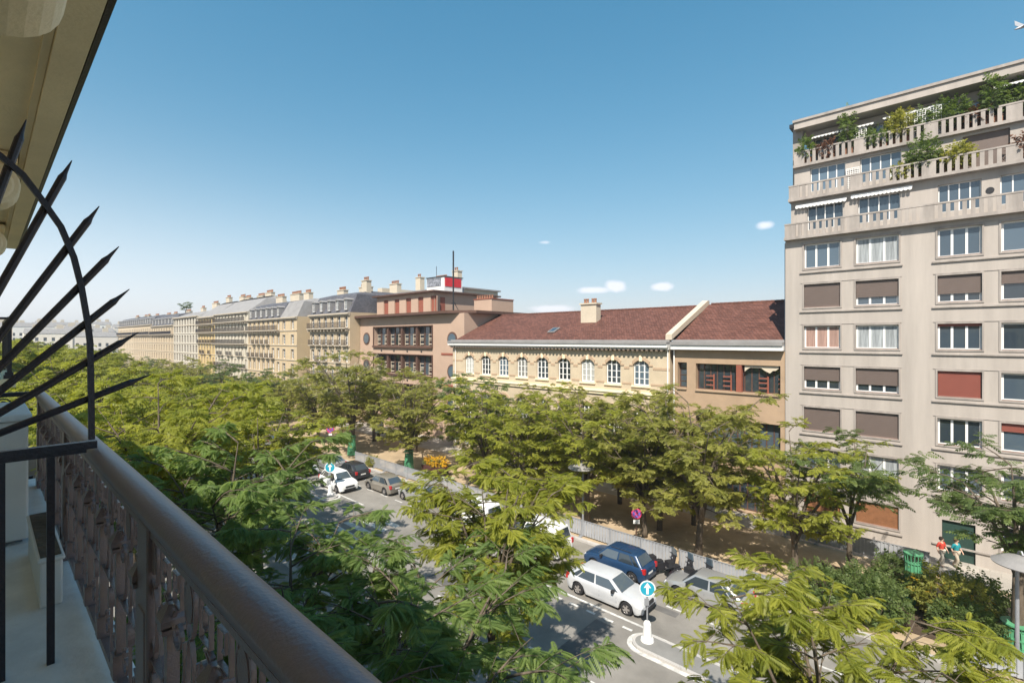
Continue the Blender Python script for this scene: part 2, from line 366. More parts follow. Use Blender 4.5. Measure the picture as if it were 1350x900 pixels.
# ------------------------------------------------------------------ the tall apartment block on the right
def tall_block():
    X0, X1, Y = -9.4, 12.7, 40.0
    conc = mat('warm_grey_render', (.395, .352, .315), .85, .15, 1.1, .15, 30, streak=.09)
    conc2 = mat('weathered_concrete', (.33, .293, .265), .9, .26, 1.5, .3, 20, streak=.22)
    sillm = mat('red_brown_sill', (.28, .2, .17), .8, .15, 2)
    sh_brown = mat('brown_roller_shutter', (.15, .115, .10), .6, .08, 1); sh_red = mat('red_roller_shutter', (.24, .075, .055), .6, .08, 1)
    wood = mat('brown_wood_panel', (.25, .115, .055), .6, .2, 3)
    curt_w = mat('white_net_curtain', (.30, .32, .33), .5, .5, 9, streak=.05); curt_p = mat('pink_curtain', (.34, .22, .18), .6, .35, 9, streak=.05)
    t = thing('apartment_block', 'tall beige apartment block with rows of roller shutters and three planted balcony levels', 'building', (X0, Y, G))
    L = lambda x: x-X0; Z = lambda z: z-G
    cols = [(-8.2, -6.0), (-5.13, -2.84), (-.96, 1.03), (1.83, 3.95), (5.75, 7.95), (8.8, 11.1)]
    rows = [(5.05, 6.8), (2.25, 3.92), (-.65, .95), (-3.55, -1.95), (-6.5, -4.85), (-9.35, -7.75), (-12.35, -10.85)]
    holes = []
    for r, (a, b) in enumerate(rows):
        for c, (p, q) in enumerate(cols):
            if r == 6 and c == 2: continue
            holes.append((L(p), L(q), Z(a), Z(b)))
    door = (L(-.75), L(.75), Z(G), Z(-11.1)); holes.append(door)
    mb = MB(); wall(mb, 0, X1-X0, 0, Z(7.25), 0, holes, .24); shell(mb, 0, X1-X0, 0, 15, 0, Z(7.25))
    # set-back storeys
    for (y0, z0, z1) in ((1.0, 7.25, 10.3), (2.0, 10.3, 13.2), (3.4, 13.2, 16.0)):
        hh = []
        x0 = .15 if y0 < 3 else 1.0
        for p, q in cols:
            if y0 == 2.0 and p > -1.2 and p < 4: continue
            hh.append((L(p)-.0, L(q)+.0, Z(z0)+.75, Z(z0)+2.5))
        if y0 == 2.0: hh += [(L(.2), L(2.3), Z(z0)+.35, Z(z0)+2.5), (L(3.4), L(5.3), Z(z0)+.35, Z(z0)+2.5)]
        if y0 == 3.4: hh = [(L(p), L(q), Z(z0)+.3, Z(z0)+2.2) for p, q in cols]
        wall(mb, x0, X1-X0-x0, Z(z0), Z(z1), y0, hh, .24); shell(mb, x0, X1-X0-x0, y0, 15, Z(z0), Z(z1), True)
        for a, b, c, d in hh:
            if y0 == 2.0 and d-c > 2: add = MB().box(-(b-a)/2+.01, (b-a)/2-.01, .0, .05, 0, d-c).obj('roller_shutter', sh_brown, t, ((a+b)/2, y0+.15, c)); continue
            w = add_window(t, (a+b)/2, y0+.2, c, b-a-.02, d-c, 4, 1, M['white'], M['glassb'], .055)
    mb.obj('wall', conc, t)
    # sill bands under each pair of windows, thin frames round the openings
    for a, b in rows:
        for p, q in ((cols[0][0], cols[1][1]), (cols[2][0], cols[3][1]), (cols[4][0], cols[5][1])):
            sb = MB(); sb.box(L(p)-.25, L(q)+.2, -.10, .0, Z(a)-.33, Z(a)-.24)
            sb.obj('sill_band', conc2, t); MB().box(L(p)-.2, L(q)+.15, -.03, .0, Z(b)+.10, Z(b)+.14).obj('lintel_band', conc2, t)
    for r, (a, b) in enumerate(rows):
        for c, (p, q) in enumerate(cols):
            if r == 6 and c == 2: continue
            fr = MB()
            for (u0, u1, w0, w1) in ((p-.09, p, a-.09, b+.09), (q, q+.09, a-.09, b+.09), (p, q, b, b+.09), (p, q, a-.09, a)):
                fr.box(L(u0), L(u1), -.045, -.0, Z(w0), Z(w1))
            fr.obj('window_surround', conc2, t)
    # (row, column): shutter drop 0..1, shutter colour, curtain
    st = {(1, 0): (1, 'b', 0), (1, 1): (.66, 'b', 0), (1, 2): (.68, 'b', 0), (1, 3): (.42, 'b', 0), (2, 0): (.04, 'b', 'p'), (2, 1): (0, 'b', 'w'), (2, 2): (.1, 'r', 0),
          (3, 0): (.6, 'b', 0), (3, 1): (.68, 'b', 0), (3, 2): (1, 'r', 0), (4, 0): (1, 'b', 0), (4, 1): (1, 'b', 0), (4, 3): (.3, 'r', 0), (2, 4): (.5, 'b', 0), (3, 5): (1, 'b', 0),
          (1, 4): (1, 'b', 0), (5, 5): (.6, 'r', 0), (0, 5): (0, 'b', 'w'), (4, 5): (.4, 'b', 0), (0, 1): (0, 'b', 'w'), (5, 1): (.0, 'b', 'w'), (6, 0): (1, 'w', 0), (6, 1): (1, 'w', 0), (6, 4): (1, 'w', 0)}
    for r, (a, b) in enumerate(rows):
        for c, (p, q) in enumerate(cols):
            if r == 6 and c == 2: continue
            w, h = q-p-.02, b-a
            wo = add_window(t, L((p+q)/2), .2, Z(a), w, h, 3 if c in (0, 1, 2) else 2, 1, M['white'], M['glassb'], .10)
            MB().box(-w/2+.02, w/2-.02, -.24, -.07, .0, .05).obj('sill', sillm, wo, (0, 0, -.0))
            if (r, c) in st:
                dr, colr, cu = st[(r, c)]
                if dr:
                    s = MB(); n = max(2, int(h*dr/.055))
                    for i in range(n):
                        z = h-h*dr*(i+1)/n; s.box(-w/2+.012, w/2-.012, -.10-(.008 if i % 2 else 0), -.075, z, z+h*dr/n-.006)
                    s.box(-w/2+.012, w/2-.012, -.074, -.06, h-h*dr, h)
                    s.obj('roller_shutter', {'b': sh_brown, 'r': sh_red, 'w': wood}[colr], wo)
                if cu:
                    s = MB(); n = 40
                    pts = [(-w/2+.05+(w-.1)*i/n, .004+.003*(i % 2)) for i in range(n+1)]
                    for i in range(n): s.quad((pts[i][0], -.004, .08), (pts[i+1][0], -.004, .08), (pts[i+1][0], -.004, h-.08), (pts[i][0], -.004, h-.08))
                    s.obj('curtain', curt_p if cu == 'p' else curt_w, wo)
    # balconies
    def balcony(yf, z, x0, depth):
        b = MB(); x1 = X1-X0-x0
        b.box(x0, x1, yf, yf+depth, Z(z), Z(z)+.20)
        o = b.obj('balcony', conc2, t)
        bl = MB(); z0 = Z(z)+.22; z1 = z0+.86
        bl.box(x0+.02, x1-.02, yf+.04, yf+.20, z1, z1+.10)
        x = x0+.04; k = 0
        while x < x1-.3:
            w = .70 if k % 9 == 0 else .20
            bl.box(x, min(x+w, x1-.03), yf+.06, yf+.15, z0-.02, z1); x += w+.165; k += 1
        for yy in [yf+.3+.36*i for i in range(int((depth-.3)/.36))]:
            bl.box(x0+.06, x0+.14, yy, yy+.235, z0-.02, z1); bl.box(x1-.14, x1-.06, yy, yy+.235, z0-.02, z1)
        bl.box(x0+.04, x0+.18, yf+.21, yf+depth, z1, z1+.1); bl.box(x1-.18, x1-.04, yf+.21, yf+depth, z1, z1+.1)
        bl.obj('balustrade', conc2, o)
    balcony(-.42, 7.2, .0, 1.44); balcony(.55, 10.2, .05, 1.47); balcony(1.7, 13.0, .12, 1.72)
    r = MB(); r.box(.1, X1-X0-.1, 2.1, 15.2, Z(16.05), Z(16.55)); r.obj('roof', conc, t)
    rc = MB(); rc.box(.02, X1-X0-.02, 2.0, 15.3, Z(16.56), Z(16.74)); rc.obj('roof_coping', conc2, t)
    fl = MB(); fl.box(-.12, .55, 2.75, 3.35, Z(10.3), Z(16.4)); fl.obj('flue_stack', conc2, t)
    fc = MB(); fc.box(-.32, .75, 2.55, 3.55, Z(16.41), Z(16.7)); fc.obj('flue_cap', M['black'], t)
    dp = MB(); dp.tube([(-.06, .3, 0), (-.06, .3, Z(7.1))], .06, 8); dp.obj('drainpipe', M['grey'], t)
    d = MB(); d.box(-.74, .74, 0, .06, 0, 2.36); d.obj('door', mat('dark_green_door', (.03, .06, .05), .4, .1, 3), t, (L(0), .16, .02))
    # awnings, drawn in under the slab above
    def awning(x0, x1, y, z, out=.24):
        a = MB(); a.box(x0, x1, y-.16, y, z+.03, z+.14)
        n = int((x1-x0)/.22)
        for i in range(n):
            xa = x0+(x1-x0)*i/n; xb = x0+(x1-x0)*(i+.92)/n
            a.add([(xa, y-out, z-.02), (xb, y-out, z-.02), (xb, y-.15, z+.08), (xa, y-.15, z+.08), ((xa+xb)/2, y-out-.004, z-.17), (xa, y-out-.004, z-.11), (xb, y-out-.004, z-.11)],
                  [(0, 1, 2, 3), (0, 5, 4, 6, 1)])
        a.obj('awning', M['white'], t)
    awning(L(-8.9), L(-5.75), .96, Z(9.78)); awning(L(-5.5), L(-2.2), .96, Z(9.86))
    awning(L(-8.3), L(-4.4), 3.36, Z(15.35), .8); awning(L(-3.9), L(-.4), 3.36, Z(15.5), .8); awning(L(1.6), L(6), 3.36, Z(15.6), 1.1)
    # round vents in the blank piers
    for (x, y, z) in ((-.2, 2.0, 12.0), (1.4, 1.0, 8.95)):
        MB().lathe([(.19, -.02), (.19, .02)], 20).xf(Matrix.Rotation(R(90), 4, 'X')).obj('round_vent', M['black'], t, (L(x), y-.012, Z(z)))
tall_block()

# ------------------------------------------------------------------ school: arched windows under a long red roof
def roof_gable(mb, x0, x1, ye, yr, yb, ze, zr):
    mb.quad((x0, ye, ze), (x1, ye, ze), (x1, yr, zr), (x0, yr, zr)); mb.quad((x0, yr, zr), (x1, yr, zr), (x1, yb, ze), (x0, yb, ze))
    mb.add([(x0, ye, ze), (x0, yr, zr), (x0, yb, ze)], [(0, 1, 2)]); mb.add([(x1, ye, ze), (x1, yr, zr), (x1, yb, ze)], [(0, 2, 1)])
def arch(mb, cx, w, zs, rise, ztop, y0, y1, n=10):
    """fills the corners of a square-headed opening above a segmental arch"""
    pts = [(cx-w/2+w*i/n, zs+rise*(1-(2*i/n-1)**2)) for i in range(n+1)]
    for (xa, za), (xb, zb) in zip(pts, pts[1:]):
        mb.quad((xa, y0, za), (xb, y0, zb), (xb, y0, ztop), (xa, y0, ztop)); mb.quad((xa, y0, za), (xa, y1, za), (xb, y1, zb), (xb, y0, zb))
def arch_band(mb, cx, w, zs, rise, t, y0, y1, n=10):
    pts = [(cx-w/2+w*i/n, zs+rise*(1-(2*i/n-1)**2)) for i in range(n+1)]
    for (xa, za), (xb, zb) in zip(pts, pts[1:]):
        mb.add([(xa, y0, za), (xb, y0, zb), (xb*1+(xb-cx)*.12, y0, zb+t), (xa+(xa-cx)*.12, y0, za+t), (xa, y1, za), (xb, y1, zb), (xb+(xb-cx)*.12, y1, zb+t), (xa+(xa-cx)*.12, y1, za+t)],
               [(0, 1, 2, 3), (3, 2, 6, 7), (0, 4, 5, 1)])
TILE = masonry('red_brown_roof_tiles', (.135, .060, .045), .28, .16, .012, mcol=(.065, .03, .023), var=.24, bump=.8, rough=.75)
def school():
    X0, X1, Y = -46.9, -18.3, 40.0
    ochre = mat('ochre_stone', (.51, .42, .30), .85, .12, .6, .2, 20); trim = mat('pink_brick_trim', (.43, .31, .21), .85, .1, 1.2)
    t = thing('school_building', 'long ochre school with arched white windows under a low red tiled roof', 'building', (X0, Y, G))
    L = lambda x: x-X0; Z = lambda z: z-G
    xs = [-43.83+2.851*i for i in range(9)]
    holes = [(L(x)-.78, L(x)+.78, Z(-4.18), Z(-1.75)) for x in xs]
    low = [(L(x)-.95, L(x)+.95, Z(-9.6), Z(-6.15)) for x in xs]
    gr = [(L(x)-.95, L(x)+.95, Z(-12.9), Z(-10.6)) for x in xs]
    mb = MB(); wall(mb, 0, X1-X0, 0, Z(-.9), 0, holes+low+gr, .26); shell(mb, 0, X1-X0, 0, 16, 0, Z(-.9))
    for x in xs:
        arch(mb, L(x), 1.56, Z(-2.3), .42, Z(-1.75), 0.0, .26); arch(mb, L(x), 1.9, Z(-6.85), .6, Z(-6.15), 0, .26)
    mb.obj('wall', ochre, t)
    for x in xs:
        w = add_window(t, L(x), .2, Z(-4.16), 1.54, 2.4, 3, 4, M['white'], random.Random(x).choice((M['glass'], M['glass'], M['glassb'], M['glassc'])), .10)
        add_window(t, L(x), .2, Z(-9.58), 1.88, 3.4, 4, 5, M['white'], M['glass'], .10); add_window(t, L(x), .2, Z(-12.88), 1.88, 2.26, 4, 3, M['white'], M['glass'], .10)
        MB().box(-.92, .92, -.14, .02, -.14, -.004).obj('sill', M['stone'], t, (L(x), 0, Z(-4.18)))
    for x in xs:
        h = MB(); arch_band(h, L(x), 1.56, Z(-2.3), .42, .30, -.07, 0.0)
        h.box(L(x)-1.15, L(x)-.78, -.06, .0, Z(-2.42), Z(-2.28)); h.box(L(x)+.78, L(x)+1.15, -.06, .0, Z(-2.42), Z(-2.28)); h.obj('arch_trim', trim, t)
        h = MB(); arch_band(h, L(x), 1.9, Z(-6.85), .6, .24, -.07, 0.0); h.obj('arch_trim', trim, t)
    for xa, xb in zip([X0]+xs, xs+[X1]):
        h = MB(); h.box(L(xa)+(.0 if xa == X0 else 1.16), L(xb)-(.0 if xb == X1 else 1.16), -.035, 0.0, Z(-2.72), Z(-2.5)); h.obj('brick_band', trim, t)
        h = MB(); h.box(L(xa)+(.0 if xa == X0 else .96), L(xb)-(.0 if xb == X1 else .96), -.035, 0.0, Z(-4.12), Z(-3.95)); h.obj('brick_band', trim, t)
    for x in xs: MB().box(L(x)-.14, L(x)+.14, -.11, -.01, Z(-1.98), Z(-1.48)).obj('keystone', M['stone'], t)
    s = MB(); s.box(-.1, X1-X0, -.28, 0, Z(-4.95), Z(-4.78)); s.box(-.1, X1-X0, -.16, 0, Z(-5.2), Z(-4.95)); s.obj('string_course', M['stone'], t)
    c = MB(); c.box(-.3, X1-X0, -.62, 0, Z(-.72), Z(-.45)); c.box(-.2, X1-X0, -.3, 0, Z(-.9), Z(-.72)); c.obj('cornice', M['white'], t)
    n = 62; dm = MB().box(0, .2, -.5, -.005, Z(-1.05), Z(-.90)-.004).mesh('bracket', mat('dark_bracket', (.16, .12, .09), .8, .2, 3))
    for i in range(n): put(dm, 'bracket', t, (.1+(X1-X0-.3)*i/n, 0, 0))
    g = MB(); g.box(-.3, X1-X0, -.70, -.1, Z(-.44), Z(-.22)); g.box(-.3, X1-X0, -.1, .35, Z(-.36), Z(-.06)); g.obj('gutter', M['zinc'], t)
    r = MB(); roof_gable(r, .1, X1-X0-.35, .3, 8.1, 16, Z(-.1), Z(3.25)); r.obj('roof', TILE, t)
    rg = MB(); nn = 66
    for i in range(nn):
        xa = .1+(X1-X0-.5)*i/nn; rg.tube([(xa, 8.1, Z(3.27)), (xa+(X1-X0-.5)/nn*.97, 8.1, Z(3.25))], .13, 7)
    rg.obj('ridge_tiles', TILE, t)
    # stone gable wall that ends the roof
    p = MB(); a = [(-.1, Z(-.2)), (.55, Z(-.02)), (8.1, Z(3.62)), (8.4, Z(3.62)), (8.4, Z(2.9)), (8.1, Z(3.2)), (.4, Z(-.25))]
    p.prism([(-.12, Z(-.05)), (8.1, Z(3.25)), (8.45, Z(3.25)), (8.45, Z(3.78)), (8.05, Z(3.78)), (-.12, Z(.42))], 'x', X1-X0-.34, X1-X0+.22); p.obj('gable_coping', M['cream'], t)
    # chimney standing in the roof, with its pots
    ch = MB(); ch.box(-1.0, 1.0, -.45, .45, -1.3, 1.9); ch.box(-1.12, 1.12, -.57, .57, 1.9, 2.06)
    co = ch.obj('chimney', M['cream'], t, (L(-29.8), 5.2, Z(1.9)))
    for x in (-.72, -.38, .28, .62):
        MB().lathe([(.15, 0), (.12, .35), (.17, .4), (.13, .5)], 10).obj('chimney_pot', M['terracotta'], co, (x, 0, 2.06))
    fl = MB(); fl.box(-1.1, 1.1, -.03, .03, 0, .9); fl.obj('flashing', M['zinc'], co, (0, -.47, -1.2))
    sk = MB(); sk.box(-.45, .45, -.62, .62, 0, .12); so = sk.obj('skylight', M['zinc'], t, (L(-32.9), 2.6, Z(.96))); so.rotation_euler = (math.atan(3.35/7.8), 0, 0)
    MB().box(-.34, .34, -.5, .5, .122, .135).obj('pane', M['glassb'], so)
    for x in (.6, X1-X0-.15): MB().tube([(x, -.1, 0), (x, -.1, Z(-1.1)), (x, -.45, Z(-.6))], .06, 8).obj('downpipe', M['white'], t)
school()

# ------------------------------------------------------------------ low brown wing between school and block
def wing():
    X0, X1, Y = -18.05, -9.45, 40.1
    tan = mat('tan_render', (.38, .27, .18), .85, .12, .7, .15, 20)
    t = thing('school_wing', 'tan school wing with brown strip window and torn blind against the tall block', 'building', (X0, Y, G))
    L = lambda x: x-X0; Z = lambda z: z-G
    holes = [(L(-17.65), L(-16.85), Z(-4.1), Z(-1.95)), (L(-16.1), L(-9.75), Z(-4.15), Z(-2.0)), (L(-16.1), L(-9.75), Z(-8.9), Z(-6.4)), (L(-17.65), L(-16.85), Z(-8.9), Z(-6.4)), (L(-15), L(-10.5), Z(-13.4), Z(-10.7))]
    mb = MB(); wall(mb, 0, X1-X0, 0, Z(-.9), 0, holes, .55); shell(mb, 0, X1-X0, 0, 16, 0, Z(-.9))
    mb.quad((0, .9, Z(-13.4)), (X1-X0, .9, Z(-13.4)), (X1-X0, .9, Z(-1)), (0, .9, Z(-1))); mb.obj('wall', tan, t)
    for a, b, c, d in holes:
        n = max(1, round((b-a)/1.05)); f = MB(); f.box(a, b, -.12, .02, c-.14, c-.003); f.obj('sill', tan, t)
        put(window_mesh(b-a-.02, d-c, n*2 if n > 1 else 1, 4 if n == 1 else 1, M['darkwin'], M['glass'], .08), 'window', t, ((a+b)/2, .5, c))
    for i in range(5):
        x = L(-15.35)+i*1.35; r = MB()
        if i in (0, 1, 3, 4): 
            for z in (.35, .75, 1.1): r.box(x, x+.62, .30, .34, Z(-4.15)+z, Z(-4.15)+z+.09)
            r.box(x+.58, x+.68, .28, .36, Z(-4.15), Z(-4.15)+1.3); r.obj('casement_leaf', M['brickred'], t)
    MB().box(L(-12.9), L(-12.5), .02, .45, Z(-4.14), Z(-2.01)).obj('mullion', M['brickred'], t)
    bl = MB(); rnd = random.Random(4); x = L(-12.3); pz = .5
    while x < L(-9.95):
        nz = max(.18, min(.75, pz+rnd.uniform(-.28, .25)-.03)); bl.quad((x, .16, Z(-2.02)), (x+.2, .16, Z(-2.02)), (x+.2, .14, Z(-2.02)-nz), (x, .14, Z(-2.02)-pz)); pz = nz; x += .2
    bl.obj('torn_blind', M['cream'], t)
    c = MB(); c.box(0, X1-X0-.02, -.55, 0, Z(-.86), Z(-.50)); c.obj('cornice', M['white'], t)
    g = MB(); g.box(0, X1-X0-.02, -.66, -.1, Z(-.49), Z(-.22)); g.box(0, X1-X0-.02, -.1, .4, Z(-.36), Z(-.04)); g.obj('gutter', M['zinc'], t)
    r = MB(); roof_gable(r, .02, X1-X0-.03, .3, 8.1, 16, Z(-.08), Z(3.4)); r.obj('roof', TILE, t)
    rg = MB(); nn = 20
    for i in range(nn): xa = .25+(X1-X0-.4)*i/nn; rg.tube([(xa, 8.1, Z(3.42)), (xa+.39, 8.1, Z(3.40))], .13, 7)
    rg.obj('ridge_tiles', TILE, t)
    MB().tube([(.12, -.1, 0), (.12, -.1, Z(-1.0)), (.12, -.4, Z(-.7))], .06, 8).obj('downpipe', M['white'], t)
wing()

# ------------------------------------------------------------------ brick-pink building with portholes and a set-back top
def porthole_block():
    X0, X1, Y = -72.6, -47.0, 42.0
    pink = mat('pink_beige_render', (.43, .305, .23), .85, .06, .5, .15, 20)
    t = thing('porthole_building', 'pinkish building with long recessed window bands, round portholes and a set-back top floor', 'building', (X0, Y, G))
    L = lambda x: x-X0; Z = lambda z: z-G; W = X1-X0
    bx0, bx1 = L(-68.4), L(-53.6)
    bands = [(bx0, bx1, Z(-1.0), Z(1.85)), (bx0, bx1, Z(-5.15), Z(-2.3)), (bx0, bx1, Z(-9.4), Z(-6.6))]
    mb = MB(); wall(mb, 0, W, 0, Z(3.4), 0, bands, .7); shell(mb, 0, W, 0, 18, 0, Z(3.4))
    sx1 = L(-56.4); 
    sh = [(L(-69.6)+i*3.1, L(-69.6)+i*3.1+1.35, Z(4.05), Z(6.35)) for i in range(5)]
    wall(mb, 1.0, sx1, Z(3.9), Z(6.9), 2.5, sh, .25); shell(mb, 1.0, sx1, 2.5, 15.5, Z(3.9), Z(6.9))
    mb.obj('wall', pink, t)
    for a, b, c, d in bands:
        n = 12; bw = (b-a)/n
        for i in range(n): put(window_mesh(bw-.06, d-c, 1, 1, M['darkwin'], M['glass'], .12, transom=.6), 'window', t, (a+bw*(i+.5), .62, c))
        f = MB(); f.box(a-.15, b+.15, -.28, .0, c-.3, c-.003); f.box(a-.15, a-.003, -.14, .0, c, d+.12); f.box(b+.003, b+.15, -.14, .0, c, d+.12); f.box(a, b, -.14, .0, d+.003, d+.12)
        f.obj('window_surround', M['darkwin'], t)
        for i in (1, 2, 3): x = a+(b-a)*i/4; MB().box(x-.22, x+.22, .05, .55, c, d).obj('mullion', M['darkwin'], t)
        for i in range(4):
            for q in (.4, 2.4):
                x = a+(b-a)*i/4+q; wf = MB(); wf.box(x-.03, x+.0, .42, .5, c+.1, c+1.75)
                for z in (.25, 1.05): wf.box(x, x+.75, .42, .5, c+z, c+z+.12); wf.box(x, x+.75, .42, .5, c+z+.55, c+z+.62)
                wf.obj('casement_leaf', M['cream'], t)
    for a, b, c, d in sh: MB().box(-(b-a)/2+.01, (b-a)/2-.01, 0, .05, .003, d-c-.003).obj('shutter', M['brickred'], t, ((a+b)/2, 2.68, c))
    for x, z in ((-49.35, 0), (-49.35, -4.3), (-49.35, -8.6), (-70.6, .1), (-70.6, -4.2)):
        p = MB().lathe([(.98, -.05), (.98, .04)], 28).xf(Matrix.Rotation(R(90), 4, 'X')).obj('porthole', M['darkwin'], t, (L(x), -.03, Z(z)))
        MB().lathe([(.74, -.02), (.74, .02)], 28).xf(Matrix.Rotation(R(90), 4, 'X')).obj('pane', M['glassb'], p, (0, -.07, 0))
    ev = MB(); ev.prism([(-.6, -1.0), (W-2.2, -1.0), (W+.9, 1.3), (W+.9, 18), (-.6, 18)], 'z', Z(3.42), Z(3.78)); ev.obj('eaves', M['darkwin'], t)
    e2 = MB(); e2.box(.4, sx1+.6, 1.9, 16, Z(6.92), Z(7.15)); e2.obj('roof', M['darkwin'], t)
    for z in (-2.0, -6.2): MB().box(L(-51.6), W+.02, -.06, -.0, Z(z)-.14, Z(z)+.14).obj('brick_band', M['brickred'], t)
    for i in range(4):
        for z in (-1.75, -6.0): x = bx0+2.0+i*3.4; MB().box(x, x+.28, -.05, 0, Z(z)-.14, Z(z)+.14).obj('vent_hole', M['black'], t)
    MB().box(-.45, .45, 0, .05, 0, 2.3).obj('door', M['brickred'], t, (sx1+.028, 4.1, Z(3.95)), rz=0).rotation_euler = (0, 0, R(90))
    lr = MB(); lr.box(0, 3.6, 0, 4.5, 0, 1.9); lo = lr.obj('stair_housing', pink, t, (sx1+4.6, 6.2, Z(3.78)))
    c2 = MB(); c2.box(-.08, 3.68, -.08, 4.58, 1.9, 2.02); c2.obj('coping', M['brickred'], lo)
    for i in range(7): MB().lathe([(.16, 0), (.13, .4), (.18, .44), (.14, .5)], 8).obj('chimney_pot', M['terracotta'], lo, (.25+i*.5, .5, 2.02))
    st = MB(); st.lathe([(.55, 0), (.55, .7), (.7, .72), (.7, .95)], 12); st.obj('vent_stack', M['grey'], t, (sx1-1.6, 9.0, Z(7.15)))
    # rooftop cabin with a dark panel and a red panel
    cb = MB(); cb.box(0, 4.2, 0, 3.6, 0, 2.2); cbo = cb.obj('roof_cabin', M['white'], t, (L(-60.6), 4.4, Z(7.15)))
    MB().box(-.12, 4.32, -.12, 3.72, 2.2, 2.3).obj('cabin_roof', M['black'], cbo)
    MB().box(.15, 3.5, -.05, -.004, .85, 2.05).obj('side_panel', mat('grey_patterned_panel', (.2, .21, .24), .7, .9, 2.2), cbo)
    MB().box(4.204, 4.26, .15, 3.3, .75, 2.1).obj('red_panel', mat('red_sign_panel', (.55, .03, .04), .5, .12, 2), cbo)
    ms = MB(); ms.tube([(0, 0, 0), (0, 0, 4.0), (0, 0, 8.6)], .11, 8); ms.box(-.5, .5, -.05, .05, 1.2, 1.3); ms.tube([(0, 0, 1.6), (.7, .5, .02)], .05, 6); ms.obj('mast', M['black'], t, (L(-52.2), 2.6, Z(3.78)))
porthole_block()

# ------------------------------------------------------------------ stone apartment houses along the boulevard
def house(name, label, x0, x1, y, zc, mh, nw, colour, rows, big=(), small=(), dormers=0, chim=(), roofm='slate', mslope=1.6, wfr=None, wsize=(1.15, 1.95), chamfer=0, shut=None, group=None, depth=13, arcs=False):
    t = thing(name, label, 'building', (x0, y, G), group=group)
    W = x1-x0; Z = lambda z: z-G
    wm = mat('house_stone_%s' % name, tuple(c*.85 for c in colour), .85, .07, .5, .2, 14); trim = mat('house_trim', (.44, .38, .30), .85, .08, 1)
    p = W/nw; holes = []; ww, wh = wsize
    for r in rows:
        for i in range(nw): holes.append((p*(i+.5)-ww/2, p*(i+.5)+ww/2, Z(r), Z(r)+wh))
    mb = MB(); wall(mb, 0, W, 0, Z(zc), 0, holes, .3); shell(mb, 0, W, 0, depth, 0, Z(zc)); mb.obj('wall', wm, t)
    mes = [window_mesh(ww-.02, wh, 2, 3, wfr or M['white'], g, .09) for g in (M['glass'], M['glass'], M['glassb'], M['glassc'])]; rn = random.Random(x0)
    lim = 100
    for k, h in enumerate(sorted(holes, key=lambda h: -h[2])):
        if k < lim: put(rn.choice(mes), 'window', t, ((h[0]+h[1])/2, .25, h[2]))
    tr = MB()
    for h in holes:
        tr.box(h[0]-.14, h[0]-.003, -.06, 0, h[2], h[3]+.14); tr.box(h[1]+.003, h[1]+.14, -.06, 0, h[2], h[3]+.14); tr.box(h[0]-.003, h[1]+.003, -.07, 0, h[3]+.003, h[3]+.16)
    for r in rows: tr.box(-.02, W+.02, -.12, 0, Z(r)-.32, Z(r)-.16)
    tr.box(-.05, W+.05, -.42, 0, Z(zc)-.3, Z(zc)-.05); tr.box(-.05, W+.05, -.22, 0, Z(zc)-.55, Z(zc)-.3)
    tr.obj('cornice', trim, t)
    for r in big:
        b = MB(); b.box(.2, W-.2, -.75, -.13, Z(r)-.24, Z(r)-.05)
        n = nw*2
        for i in range(n): xx = .4+(W-.8)*i/(n-1); b.box(xx-.12, xx+.12, -.6, -.125, Z(r)-.6, Z(r)-.245)
        o = b.obj('balcony', trim, t); g = MB(); balcony_rail(g, .22, W-.22, -.70, Z(r)-.05, .95); g.obj('railing', M['darkiron'], o)
    for r, cells in small:
        for i in cells:
            b = MB(); c = p*(i+.5); b.box(c-.95, c+.95, -.5, -.125, Z(r)-.2, Z(r)-.05); o = b.obj('balcony', trim, t)
            g = MB(); balcony_rail(g, c-.93, c+.93, -.46, Z(r)-.05, .9); g.obj('railing', M['darkiron'], o)
    rm = M[roofm]; z0, z1 = Z(zc), Z(zc+mh); s = mslope; rf = MB()
    ring = lambda o, z: [(o*.3, o, z), (W-o*.3, o, z), (W-o*.3, depth-o, z), (o*.3, depth-o, z)]
    a, b, c = ring(.05, z0-.02), ring(s, z1), ring(s+2.5, z1+.7)
    rf.add(a+b+c, [(i, (i+1) % 4, 4+(i+1) % 4, 4+i) for i in range(4)]+[(4+i, 4+(i+1) % 4, 8+(i+1) % 4, 8+i) for i in range(4)]+[(8, 9, 10, 11)])
    ro = rf.obj('roof', rm, t)
    for i in range(dormers):
        x = W*(i+.5)/dormers; d = MB(); h0 = mh*.16; yy = s*(h0+.1)/mh
        d.box(x-.53, x-.45, yy-.3, s+.2, z0+h0, z0+h0+1.6); d.box(x+.45, x+.53, yy-.3, s+.2, z0+h0, z0+h0+1.6); d.prism([(x-.62, z0+h0+1.6), (x+.62, z0+h0+1.6), (x+.42, z0+h0+1.82), (x, z0+h0+1.92), (x-.42, z0+h0+1.82)], 'y', yy-.4, s+.9)
        d.box(x-.55, x+.55, yy-.32, s, z0+h0-.12, z0+h0)
        o = d.obj('dormer', M['zinc'], t); put(window_mesh(.9, 1.6, 2, 2, M['white'], M['glass'], .08), 'window', o, (x, yy-.2, z0+h0))
    for (x, w, h, yy) in chim:
        c = MB(); c.box(x-w/2, x+w/2, yy-.45, yy+.45, z0+mh*.4, z1+h); c.box(x-w/2-.1, x+w/2+.1, yy-.55, yy+.55, z1+h, z1+h+.14); o = c.obj('chimney', M['cream'], t)
        n = max(2, int(w/.42))
        for i in range(n): MB().lathe([(.14, 0), (.12, .42), (.17, .46), (.13, .6)], 7).obj('chimney_pot', M['terracotta'], o, (x-w/2+w*(i+.5)/n, yy, z1+h+.14))
    sh = MB(); n = max(2, int(W/3.6))
    for i in range(n): sh.box(W*i/n+.5, W*(i+1)/n-.3, .02, .2, .3, 2.9)
    return t
RW = [-9.3, -6.5, -3.75, -.95]
STONE = (.56, .45, .30)
